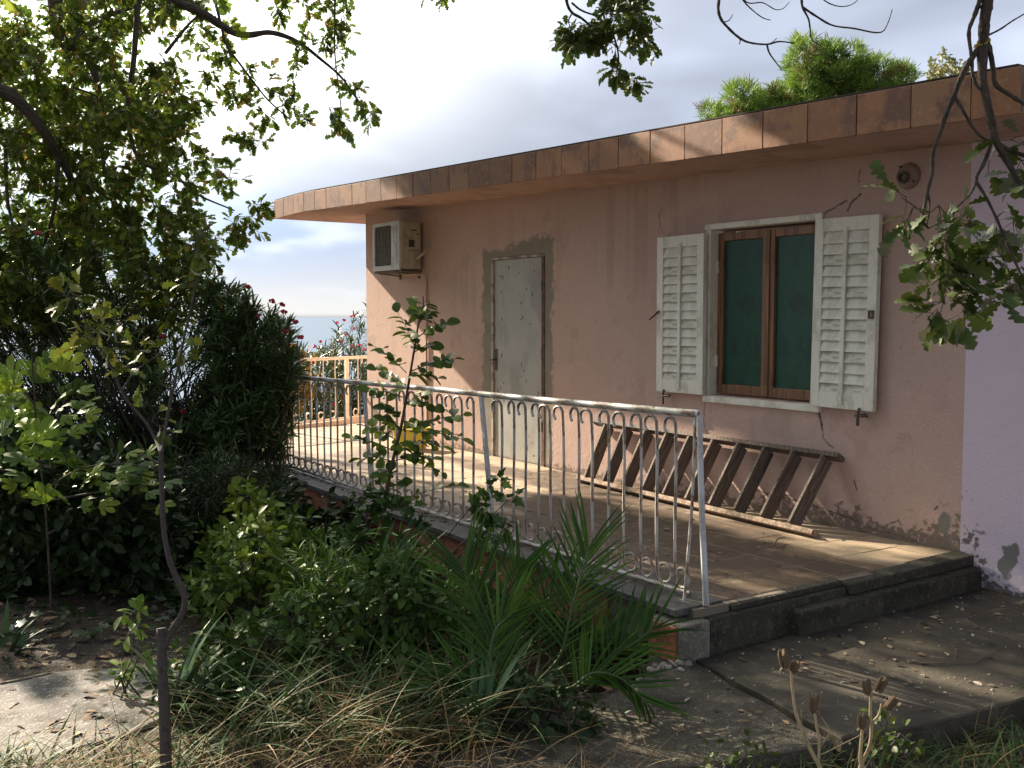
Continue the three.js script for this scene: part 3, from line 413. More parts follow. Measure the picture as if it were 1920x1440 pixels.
{ // cream railing at the sea end
  const r = thing('railing', 'cream painted iron railing at the far sea end of the terrace', 'railing'); const cream = std({ map: mottled([0.82, 0.74, 0.58], [0.72, 0.62, 0.46], [0.84, 0.77, 0.64], [0.4, 0.4], 217), roughness: 0.5 });
  const P = (z, y) => V(endX(z) + 0.1, y, z), zs = [1.75, 1, 0, -1, -2, -3.1]; const T = (y) => zs.map(z => P(z, y));
  part('top_rail', tube(T(0.85), 0.022, 0.022, 8, 30), cream, r); part('bottom_rail', tube(T(0.03), 0.016, 0.016, 6, 30), cream, r);
  part('kerb', merge(zs.slice(1).map((z, i) => bar(P(zs[i], -0.03).add(V(-0.02, 0, 0)), P(z, -0.03).add(V(-0.02, 0, 0)), 0.16, 0.08))), std({ color: [0.6, 0.5, 0.38] }), r);
  const proto = new THREE.Mesh(balusterGeo(0.81, 0.009), cream); proto.name = 'baluster'; proto.castShadow = proto.receiveShadow = true; let k = 0;
  for (let z = 1.65; z > -3; z -= 0.205) { const q = P(z, 0.038), big = k % 6 === 3; if (big) part('post', bar(P(z, 0.0), P(z, 0.84), 0.045, 0.045, V(1, 0, 0)), cream, r); else { const b = k ? proto.clone() : proto; b.position.copy(q); b.rotation.y = -1.2; r.add(b); } k++; }
}
// wooden ladder on its side against the wall
{
  const l = thing('ladder', 'old wooden plank ladder lying on its side against the wall under the window', 'ladder');
  const wood = (k, s) => std({ map: colourTex(256, 256, (u, v) => { const g = fbm(u * 3, v * 34, 4, s, 0), d = fbm(u * 7, v * 7, 4, s + 3); return mul3(mix3(k, mul3(k, 0.5), sm(0.35, 0.7, g)), 0.75 + 0.5 * d); }, [0.6, 0.35]), roughness: 0.85, bumpMap: grainBump, bumpScale: 0.002 });
  const wd = [wood([0.18, 0.138, 0.11], 501), wood([0.14, 0.11, 0.09], 507), wood([0.21, 0.155, 0.12], 511)], edge = wood([0.34, 0.24, 0.165], 517);
  const fy = floorY(0.38) + 0.012, bot = (x) => V(x, fy + 0.018, lerp(0.3, 0.44, (x - 4.85) / 2.7)), topp = (x) => V(x - 0.1, 0.475 - 0.006 * (x - 4.8), 0.065);
  part('side_rail', bar(bot(4.84), bot(7.5), 0.035, 0.085, topp(6).sub(bot(6)).cross(V(1, 0, 0)).normalize()), edge, l);
  part('side_rail', bar(topp(4.86), topp(7.5), 0.032, 0.085, topp(6).sub(bot(6)).cross(V(1, 0, 0)).normalize()), wd[0], l);
  for (let i = 0; i < 10; i++) { const x = 4.97 + i * 0.258, a = bot(x), b = topp(x + 0.1), d = b.clone().sub(a), n = d.clone().cross(V(1, 0, 0)).normalize(); if (n.z < 0) n.negate(); const g = bar(a.clone().addScaledVector(d, 0.045), b.clone().addScaledVector(d, -0.045), 0.022, 0.105, n.clone().applyAxisAngle(d.clone().normalize(), -0.12)); part('rung', g, wd[i % 3], l); }
}
// yellow tub by the wall
{
  const b = thing('tub', 'bright yellow plastic tub standing by the wall behind the sapling', 'tub', [2.02, floorY(0.4) + 0.003, 0.42]);
  const y = phys({ color: [0.78, 0.66, 0.07], roughness: 0.4, transmission: 0.12, thickness: 0 }), s = (w, r) => { const q = new THREE.Shape(); q.moveTo(-w + r, -w * 0.8); q.lineTo(w - r, -w * 0.8); q.quadraticCurveTo(w, -w * 0.8, w, -w * 0.8 + r); q.lineTo(w, w * 0.8 - r); q.quadraticCurveTo(w, w * 0.8, w - r, w * 0.8); q.lineTo(-w + r, w * 0.8); q.quadraticCurveTo(-w, w * 0.8, -w, w * 0.8 - r); q.lineTo(-w, -w * 0.8 + r); q.quadraticCurveTo(-w, -w * 0.8, -w + r, -w * 0.8); return q; };
  const W = 0.175, ring = s(W, 0.05); ring.holes.push(s(W - 0.006, 0.046)); const g = new THREE.ExtrudeGeometry(ring, { depth: 0.22, bevelEnabled: false, steps: 4, curveSegments: 6 }).rotateX(-Math.PI / 2); { const p = g.attributes.position; for (let i = 0; i < p.count; i++) { const k = 0.8 + 0.2 * p.getY(i) / 0.22; p.setX(i, p.getX(i) * k); p.setZ(i, p.getZ(i) * k); } g.computeVertexNormals(); }
  part('body', g, y, b); part('bottom', new THREE.ExtrudeGeometry(s(W * 0.8, 0.04), { depth: 0.008, bevelEnabled: false }).rotateX(-Math.PI / 2), y, b);
  const rim = s(W + 0.012, 0.055); rim.holes.push(s(W - 0.004, 0.046)); part('rim', new THREE.ExtrudeGeometry(rim, { depth: 0.014, bevelEnabled: true, bevelSize: 0.003, bevelThickness: 0.003, bevelSegments: 1 }).rotateX(-Math.PI / 2).translate(0, 0.216, 0), y, b);
  b.rotation.y = 0.35;
}
// below the terrace: a red barred gate, a lump of broken tile, iron bars
{
  const g = thing('gate', 'red barred metal gate in the dark below the terrace front', 'gate', [2.2, -1.75, 2.05]); const red = std({ map: mottled([0.42, 0.05, 0.06], [0.25, 0.03, 0.03], [0.5, 0.1, 0.1], [0.3, 0.3], 231), roughness: 0.5 });
  for (let i = 0; i < 6; i++) part('gate_bar', tube([V(-0.2 + i * 0.08, 0, 0), V(-0.2 + i * 0.08, 1.35, 0)], 0.013, 0.013, 6), red, g);
  for (const y of [0.03, 0.62, 1.32]) part('gate_rail', box(-0.25, 0.25, y - 0.015, y + 0.015, -0.018, -0.008), red, g); g.rotation.y = 0.5;
  const q = thing('window_bars', 'dark iron bars in the opening under the terrace corner', 'bars', [7.3, -1.0, 1.7]); for (let i = 0; i < 8; i++) part('upright_bar', tube([V(i * 0.1, -0.8, 0), V(i * 0.1, 0.68, 0)], 0.008, 0.008, 6), postPaint, q); part('cross_bar', box(-0.05, 0.78, 0.1, 0.12, -0.006, 0.006), postPaint, q);
  const t = onY(584, 1150, -0.55), sh = new THREE.Shape([[0, 0], [0.13, 0.02], [0.16, 0.12], [0.1, 0.19], [0.02, 0.15]].map(p => new THREE.Vector2(...p)));
  const bt = top('broken_tile', worldUV(new THREE.ExtrudeGeometry(sh, { depth: 0.02, bevelEnabled: true, bevelSize: 0.004, bevelThickness: 0.003, bevelSegments: 1 })), terracotta[0], 'broken orange terracotta tile lying among the weeds', 'broken tile'); bt.position.copy(at(572, 1170, 6.6)); bt.rotation.set(-0.4, 0.9, 0.2);
}
// ------------------------------------------------------------------ plants: leaf shapes (tip along +y, face +z), about 1 unit long
function leafGeo(half, { fold = 0.12, bend = 0.18, stalk = 0 } = {}) { // half outline [x, y] from base to tip
  const pos = [], idx = [], uv = []; const z = (x, y) => fold * Math.abs(x) * 2 - bend * y * y;
  const put = (x, y) => { pos.push(x, y + stalk, z(x, y)); uv.push(x + 0.5, y); return pos.length / 3 - 1; };
  const mid = half.map(([x, y]) => put(0, y)), l = half.map(([x, y]) => put(-x, y)), r = half.map(([x, y]) => put(x, y));
  for (let i = 0; i < half.length - 1; i++) { idx.push(mid[i], r[i], r[i + 1], mid[i], r[i + 1], mid[i + 1]); idx.push(mid[i], l[i + 1], l[i], mid[i], mid[i + 1], l[i + 1]); }
  if (stalk) { const a = put(-0.012, -stalk), b = put(0.012, -stalk), c = put(0.012, 0.02), d = put(-0.012, 0.02); idx.push(a, b, c, a, c, d); }
  const g = new THREE.BufferGeometry(); g.setAttribute('position', new THREE.Float32BufferAttribute(pos, 3)); g.setAttribute('uv', new THREE.Float32BufferAttribute(uv, 2)); g.setIndex(idx); g.computeVertexNormals(); return g;
}
const OAK = leafGeo([[0.01, 0], [0.07, 0.1], [0.13, 0.16], [0.09, 0.26], [0.21, 0.37], [0.22, 0.43], [0.12, 0.5], [0.3, 0.6], [0.31, 0.68], [0.17, 0.73], [0.25, 0.85], [0.2, 0.92], [0.1, 0.96], [0.0, 1.0]], { stalk: 0.08, bend: 0.22 });
const OAK_SMALL = leafGeo([[0.02, 0], [0.14, 0.2], [0.1, 0.3], [0.26, 0.46], [0.15, 0.56], [0.32, 0.72], [0.18, 0.8], [0.16, 0.94], [0, 1]], { bend: 0.2 });
const LANCE = leafGeo([[0.01, 0], [0.05, 0.2], [0.062, 0.45], [0.045, 0.75], [0, 1]], { bend: 0.2, fold: 0.25 });
const ROUND = leafGeo([[0.02, 0], [0.22, 0.1], [0.36, 0.32], [0.37, 0.58], [0.28, 0.82], [0.12, 0.97], [0, 1]], { bend: 0.22, stalk: 0.06, fold: 0.16 });
const OVATE = leafGeo([[0.02, 0], [0.2, 0.16], [0.3, 0.4], [0.28, 0.62], [0.15, 0.86], [0, 1]], { bend: 0.16, stalk: 0.05 });
const IVY = leafGeo([[0.08, 0], [0.36, -0.04], [0.3, 0.22], [0.45, 0.42], [0.2, 0.52], [0.12, 0.8], [0, 1]], { bend: 0.1, fold: 0.1 });
const FIG = (() => { // five rounded lobes
  const lobe = (a, L, w) => leafGeo([[0.05, 0], [w * 0.55, 0.25], [w * 0.5, 0.42], [w, 0.68], [w * 0.95, 0.85], [w * 0.5, 0.98], [0, 1]], { bend: 0.25, fold: 0.12 }).scale(L, L, L).rotateZ(a);
  const parts = [lobe(0, 0.85, 0.2), lobe(0.62, 0.72, 0.2), lobe(-0.62, 0.72, 0.2), lobe(1.25, 0.5, 0.2), lobe(-1.25, 0.5, 0.2), tube([V(0, -0.35, 0.06), V(0, -0.1, 0), V(0, 0.05, 0)], 0.014, 0.01, 4, 3)]; return merge(parts).translate(0, 0.3, 0);
})();
function bladeGeo(n = 5, curve = 0.5, w = 0.5) { const pos = [], idx = [], uv = []; for (let i = 0; i <= n; i++) { const t = i / n, k = w * (i === 0 ? 0.7 : 1) * (1 - Math.pow(t, 2.2)) + w * 0.06; const y = Math.sin(t * (1 - curve * 0.3)) / Math.sin(1), z = curve * t * t; pos.push(-k, y, z, 0, y, z - 0.15 * k, k, y, z); uv.push(0, t, 0.5, t, 1, t); } for (let i = 0; i < n; i++) { const a = i * 3; for (const q of [0, 1]) idx.push(a + q, a + q + 1, a + q + 4, a + q, a + q + 4, a + q + 3); } const g = new THREE.BufferGeometry(); g.setAttribute('position', new THREE.Float32BufferAttribute(pos, 3)); g.setAttribute('uv', new THREE.Float32BufferAttribute(uv, 2)); g.setIndex(idx); g.computeVertexNormals(); return g; }
const veins = colourTex(128, 128, (u, v) => { const x = Math.abs(u - 0.5), rib = sm(0.016, 0.0, x), s = Math.abs(((v - x * 0.9) * 7) % 1 - 0.5); const k = 0.86 + 0.28 * fbm(u * 9, v * 9, 3, 601); return mul3([0.93 + 0.07 * rib, 0.93 + 0.07 * rib, 0.85 + 0.1 * rib], k * (1 + 0.16 * sm(0.09, 0.0, s))); });
const leafMat = (c, t = 0.4, r = 0.55) => phys({ color: c ?? [1, 1, 1], map: veins, transmission: t, thickness: 0, roughness: r, ior: 1.4, specularIntensity: 0.5, side: THREE.DoubleSide });
const M4 = new THREE.Matrix4(), tmpX = V(), tmpY = V(), tmpZ = V();
function leafMatrix(p, dir, nor, s, w = 1) { tmpY.copy(dir).normalize(); tmpZ.copy(nor).addScaledVector(tmpY, -nor.dot(tmpY)); if (tmpZ.lengthSq() < 1e-4) tmpZ.set(tmpY.y, -tmpY.x, 0.01); tmpZ.normalize(); tmpX.copy(tmpY).cross(tmpZ); const m = new THREE.Matrix4().makeBasis(tmpX, tmpY, tmpZ); m.scale(V(s * w, s, s)); m.setPosition(p); return m; }
function scatter(name, geo, mat, list, parent, label, cat) { // nobody could count these: one object
  const im = new THREE.InstancedMesh(geo, mat, list.length), c = new THREE.Color(); list.forEach((l, i) => { im.setMatrixAt(i, l.m); im.setColorAt(i, c.setRGB(...l.c)); });
  im.castShadow = im.receiveShadow = true; if (parent) { im.name = name; parent.add(im); im.userData = { kind: 'stuff' }; } else { im.name = numbered(name); scene.add(im); tag(im, label, cat, null, 'stuff'); } return im;
}
const vary = (c, R, k = 0.3) => { const q = 1 + (R() - 0.5) * k * 2; return [c[0] * q * (1 + (R() - 0.5) * k * 0.6), c[1] * q, c[2] * q * (1 + (R() - 0.5) * k * 0.5)]; };
const rdir = (R) => { const z = R() * 2 - 1, a = R() * 6.2832, r = Math.sqrt(1 - z * z); return V(r * Math.cos(a), z, r * Math.sin(a)); };
const inPoly = (P, x, y) => { let c = false; for (let i = 0, j = P.length - 1; i < P.length; j = i++) { const [a, b] = P[i], [d, e] = P[j]; if ((b > y) !== (e > y) && x < (d - a) * (y - b) / (e - b) + a) c = !c; } return c; };
const bark = std({ map: mottled([0.075, 0.058, 0.045], [0.035, 0.027, 0.021], [0.16, 0.135, 0.11], [0.16, 0.5], 611), bumpMap: roughBump, bumpScale: 0.006, roughness: 0.93 });
const greyBark = std({ map: mottled([0.065, 0.053, 0.048], [0.034, 0.027, 0.024], [0.115, 0.098, 0.09], [0.12, 0.2], 615, { speck: 0.05 }), bumpMap: grainBump, bumpScale: 0.003, roughness: 0.9 });
// a leafy sprig: a few thin twigs from c, with leaves along them; pushes twig tubes and leaves
function sprig(c, size, dir, R, twigs, leaves, o) {
  const n = o.twigs ?? 4;
  for (let k = 0; k < n; k++) {
    const d = dir.clone().multiplyScalar(0.5).add(rdir(R)); d.y -= o.droop ?? 0.15; d.normalize(); const L = size * (0.55 + 0.6 * R()), e = c.clone().addScaledVector(d, L); e.y -= L * L * 0.3 * (o.droop ?? 0.15);
    const mid = c.clone().lerp(e, 0.5).addScaledVector(rdir(R), L * 0.07); if (twigs) twigs.push(tube([c, mid, e], o.tr ?? 0.0035, 0.0012, 3, 3));
    const m = Math.round((o.leaves ?? 12) * (0.7 + 0.6 * R()));
    for (let i = 0; i < m; i++) { const t = 0.15 + 0.85 * (i + R()) / m, p = t < 0.5 ? c.clone().lerp(mid, t * 2) : mid.clone().lerp(e, t * 2 - 1); const ld = d.clone().multiplyScalar(0.7).add(rdir(R).multiplyScalar(0.9)); ld.y -= 0.15; ld.normalize(); const nor = rdir(R).multiplyScalar(0.8).add(V(-0.25, 0.9, 0.1)); leaves.push({ p: p.addScaledVector(ld, 0.012), d: ld, n: nor, s: o.s * (0.65 + 0.6 * R()), c: o.colour(R) }); }
  }
}
const toInst = (l) => l.map(q => ({ m: leafMatrix(q.p, q.d, q.n, q.s, q.w ?? 1), c: q.c }));
// single leaves as parts, a few tones shared between them
function leafParts(list, geo, mats, parent, R) { for (const q of list) { const m = part('leaf', geo, mats[Math.floor(R() * mats.length)], parent); m.matrix.copy(leafMatrix(q.p, q.d, q.n, q.s, q.w ?? 1)); m.matrix.decompose(m.position, m.quaternion, m.scale); } }
const px = (list, d) => list.map(([x, y, k]) => at(x, y, k ?? d));

// ---------------------------------------------------------------- the big oak at the left
{
  const R = rng(1001), oak = thing('oak_tree', 'large oak tree filling the upper left with dark crooked limbs', 'tree'); const G = V(2.6, groundY(2.6, 6.6), 6.6);
  const limbs = [
    [[...px([[-260, 240, 9.4], [-120, 190, 9.2], [0, 170, 9.2], [45, 200, 9.2], [85, 250, 9.2], [110, 290, 9.3], [140, 350, 9.5], [170, 430, 9.6]])], 0.085, 0.02],
    [px([[60, -260, 9.2], [98, -60, 9.2], [104, 20, 9.2], [108, 60, 9.2], [128, 84, 9.2], [148, 90, 9.3], [172, 125, 9.3], [185, 170, 9.3], [188, 240, 9.5], [196, 330, 9.7]]), 0.075, 0.018],
    [px([[128, 84, 9.2], [160, 50, 9.4], [200, 30, 9.5], [260, 10, 9.6]]), 0.04, 0.016],
    [px([[250, -140, 9.8], [330, 0, 9.8], [375, 22, 9.8], [412, 46, 9.8], [440, 62, 9.8], [465, 66, 9.8], [505, 61, 9.9], [540, 70, 10], [568, 85, 10], [600, 110, 10], [640, 145, 10], [680, 200, 10.1]]), 0.05, 0.008],
    [px([[395, -60, 9.7], [403, 0, 9.7], [413, 40, 9.7], [425, 85, 9.7], [450, 120, 9.7], [480, 160, 9.8], [505, 190, 9.8], [545, 225, 9.9]]), 0.018, 0.006],
    [px([[626, -70, 10], [628, 10, 10], [628, 100, 10], [640, 205, 10.1]]), 0.014, 0.005],
    [px([[310, 100, 9.5], [350, 50, 9.6], [370, 30, 9.8]]), 0.018, 0.01], [px([[260, -20, 9.5], [250, 120, 9.5], [240, 200, 9.6], [262, 300, 9.7], [330, 330, 9.8], [362, 360, 9.9], [440, 395, 10]]), 0.03, 0.007],
    [px([[140, 165, 9.2], [180, 180, 9.2], [215, 210, 9.3]]), 0.012, 0.006], [px([[10, 260, 9.0], [15, 380, 9.0], [40, 480, 9.1]]), 0.02, 0.008], [px([[110, 290, 9.3], [100, 400, 9.3], [60, 520, 9.4]]), 0.025, 0.008],
  ];
  const join = at(-260, 240, 9.4), join2 = at(60, -260, 9.2);
  part('trunk', tube([G.clone().add(V(0, -0.2, 0)), G.clone().lerp(join, 0.5).add(V(0.15, 0.2, 0.1)), join, join.clone().add(V(0.2, 1.2, 0.1)), join.clone().add(V(0.1, 3.2, -0.5))], 0.24, 0.06, 10, 24, 0.12, R), bark, oak);
  part('limb', tube([join.clone().add(V(0.15, 0.7, 0.05)), join.clone().lerp(join2, 0.6).add(V(0, 0.3, 0)), join2], 0.11, 0.075, 8, 10, 0.1, R), bark, oak);
  part('limb', tube([join2, join2.clone().lerp(at(250, -140, 9.8), 0.5).add(V(0, 0.25, 0)), at(250, -140, 9.8)], 0.07, 0.05, 8, 8, 0.1, R), bark, oak);
  part('limb', tube([at(250, -140, 9.8), at(320, -120, 9.8), at(395, -60, 9.7)], 0.035, 0.018, 6, 8), bark, oak); part('limb', tube([at(250, -140, 9.8), at(450, -170, 9.9), at(626, -70, 10)], 0.035, 0.014, 6, 10), bark, oak); part('limb', tube([join2, at(160, -120, 9.4), at(260, -20, 9.5)], 0.05, 0.03, 6, 10), bark, oak);
  for (const [p, a, b] of limbs) part('limb', tube(p, a, b, 7, p.length * 4, 0.16, R), bark, oak);
  const twigs = [], leaves = [], tone = (R) => { const k = R(); return k < 0.6 ? vary([0.13, 0.195, 0.028], R) : k < 0.9 ? vary([0.24, 0.3, 0.04], R) : vary([0.28, 0.21, 0.045], R); };
  const P = [[-420, -80], [-60, 10], [0, 38], [50, 38], [92, 50], [105, -20], [250, -120], [330, -20], [338, 60], [312, 105], [345, 130], [362, 200], [330, 235], [350, 280], [405, 310], [440, 350], [472, 400], [455, 432], [410, 415], [395, 480], [378, 560], [330, 620], [200, 650], [0, 600], [-420, 560]];
  const O = { s: 0.094, twigs: 4, leaves: 13, droop: 0.2, colour: tone };
  // openings of the crown: the sun comes through to the yard at the left, the strip along the wall and the sea end of the terrace
  const sunGap = (xg, zg) => fbm(xg * 0.62 + 8, zg * 2.1, 3, 47) < (xg > 8.3 ? 0.5 : 0.44);
  const fasciaGap = (xf) => fbm(xf * 1.5 + 2, 4.4, 3, 49) < 0.5;
  const open = (c) => { const xg = c.x + c.y / 0.56, zg = c.z - 0.2 * c.y / 0.56, xf = c.x + (c.y - 2.6) / 0.56, zf = c.z - 0.2 * (c.y - 2.6) / 0.56; if (xg > 5.4 && xg < 9.2 && zg > 3.4 && zg < 5.9) return R() < 0.94 - 0.5 * sm(0.56, 0.66, fbm(xg * 0.9, zg * 2, 3, 53)); if (xg > -1 && xg < 7.4 && zg > -1.2 && (zg < 0.8 || (xg < 4 && zg < 2.2))) return R() < 0.9; if (xg > 3.9 && xg < 10.2 && zg > 0.3 && zg < 3.5 && sunGap(xg, zg)) return true; if (c.y > 2.9 && xf > 3.1 && xf < 9 && zf > 0.45 && zf < 1.05 && fasciaGap(xf)) return true; if (c.y > 2.7 && xf < 3.1 && zf < 1.1 && zf > 0.3) return R() < 0.92; return false; };
  let k = 0; while (k < 780) { const x = -420 + R() * 900, y = -100 + R() * 760; if (!inPoly(P, x, y)) continue; if (fbm(x / 95 + 3, y / 95, 3, 41) < (y > 230 ? 0.39 : 0.44) && x > 0) continue; k++; const c = at(x, y, k % 5 < 3 ? 8.6 + R() * 2.2 : 10.6 + R() * 2.8); if (k % 5 > 2 && x > 360) continue; if (open(c) && (x < 20 || R() < 0.45)) continue; sprig(c, 0.26, rdir(R).add(V(0.2, -0.2, 0)), R, twigs, leaves, O); }
  const sprays = [[340, -10], [378, 8], [372, 40], [415, 62], [402, 130], [428, 95], [468, 135], [440, 172], [485, 205], [455, 248], [482, 268], [528, 185], [548, 218], [508, 165], [595, 10], [615, 50], [640, 30], [635, 100], [652, 150], [668, 175], [692, 215], [640, 235], [618, 200], [560, 125], [585, 90], [645, -20], [520, 5], [560, -20], [480, -40], [600, -40], [300, 215], [330, 195], [345, 250], [450, 400], [475, 375], [430, 330], [395, 300], [465, 425], [440, 440], [330, 150], [810, -45], [870, -20], [845, -30]];
  for (const [x, y] of sprays) sprig(at(x + (R() - 0.5) * 14, y + (R() - 0.5) * 14, 9.6 + R() * 0.6), 0.2, V(0.2, -0.3, 0), R, twigs, leaves, { ...O, s: 0.1, twigs: 4, leaves: 9 });
  // the crown above and beyond the frame, which shades the yard
  for (let q = 0; q < 210; q++) { const c = V(-4.4 + R() * 6.4, 4.4 + R() * 2.6, 0.9 + R() * 5.6); if (fbm(c.x * 0.9 + 3, c.z * 0.9 + c.y, 3, 43) < 0.42) continue; if (open(c)) continue; sprig(c, 0.36, rdir(R), R, twigs, leaves, { ...O, leaves: 10 }); }
  for (let q = 0; q < 120; q++) { const c = V(0.5 + R() * 5, 1.6 + R() * 3.6, 4.9 + R() * 2.6); const r = c.clone().sub(EYE), d = r.dot(FWD), X = 960 + FOC * r.dot(RIGHT) / d; if (X > -60 || open(c)) continue; sprig(c, 0.36, rdir(R), R, twigs, leaves, O); }
  for (let q = 0; q < 420; q++) { // boughs that shade the outer part of the terrace and the path
    const xf = 3.9 + R() * 5.8, zf = (xf > 8.3 ? -0.2 : 0.95) + R() * (xf > 8.3 ? 2.6 : 1.35), t = 6 + R() * 6.5, c = V(xf - t, 0.56 * t, zf + 0.2 * t); if (sunGap(xf, zf)) continue; const v = c.clone().sub(EYE), d = v.dot(FWD), X = 960 + FOC * v.dot(RIGHT) / d, Y = 720 - FOC * v.dot(CUP) / d; if (Y > -40 && X > -40 && !inPoly(P, X, Y)) continue; sprig(c, 0.3, rdir(R), R, twigs, leaves, O); }
  for (let q = 0; q < 90; q++) { const xf = 7.5 + R() * 3.1, zf = -0.45 + R() * 0.4, t = 9 + R() * 4, c = V(xf - t, 0.56 * t, zf + 0.2 * t), v = c.clone().sub(EYE), d = v.dot(FWD), Y = 720 - FOC * v.dot(CUP) / d; if (Y > -40) continue; sprig(c, 0.26, rdir(R), R, twigs, leaves, O); }
  part('limb', tube([at(250, -140, 9.8), V(0.6, 5.2, 2.0), V(3.2, 5.5, 1.9), V(5.4, 5.6, 2.1)], 0.045, 0.012, 6, 16, 0.1, R), bark, oak);
  for (let q = 0; q < 230; q++) { const xf = 3.2 + R() * 5.8, t = 2.6 + R() * 5.5, y0 = 2.45 + R() * 0.4, c = V(xf - t, y0 + 0.56 * t, 0.75 + 0.2 * t); if (fasciaGap(xf + (y0 - 2.6) * 1.2)) continue; const v = c.clone().sub(EYE), d = v.dot(FWD), Y = 720 - FOC * v.dot(CUP) / d; if (Y > -50) continue; sprig(c, 0.17, rdir(R), R, twigs, leaves, { ...O, leaves: 9 }); }
  for (let q = 0; q < 150; q++) { const c = V(3.2 + R() * 4.6, 3.2 + R() * 3, 3.2 + R() * 3.6), v = c.clone().sub(EYE), d = v.dot(FWD), X = 960 + FOC * v.dot(RIGHT) / d, Y = 720 - FOC * v.dot(CUP) / d; if ((Y > -60 && X > -60) || open(c)) continue; sprig(c, 0.42, rdir(R), R, twigs, leaves, { ...O, s: 0.13, leaves: 9 }); }  // unseen crown over the yard, added to lower sky light on the ground
  for (let q = 0; q < 170; q++) { const c = V(-8 + R() * 8, 0.2 + R() * 5, 5.2 + R() * 4.5), v = c.clone().sub(EYE), X = 960 + FOC * v.dot(RIGHT) / v.dot(FWD); if (X > -120 || open(c)) continue; sprig(c, 0.5, rdir(R), R, twigs, leaves, { ...O, s: 0.16, leaves: 9 }); }  // unseen leaf mass added to darken the window reflection and sky light
  part('twigs', merge(twigs), bark, oak, 'stuff');
  // the leaves that show largest stay single, the mass is one part
  leaves.forEach(l => { const r = l.p.clone().sub(EYE), d = r.dot(FWD); const X = 960 + FOC * r.dot(RIGHT) / d, Y = 720 - FOC * r.dot(CUP) / d; l.k = X > 0 && Y > 0 && X < 1920 ? l.s / d : 0; }); leaves.sort((a, b) => b.k - a.k);
  leafParts(leaves.slice(0, 260), OAK, [leafMat([0.13, 0.195, 0.028], 0.52), leafMat([0.24, 0.3, 0.04], 0.55), leafMat([0.09, 0.14, 0.022], 0.48)], oak, R);
  scatter('crown', OAK_SMALL, leafMat(null, 0.54), toInst(leaves.slice(260)), oak);
}
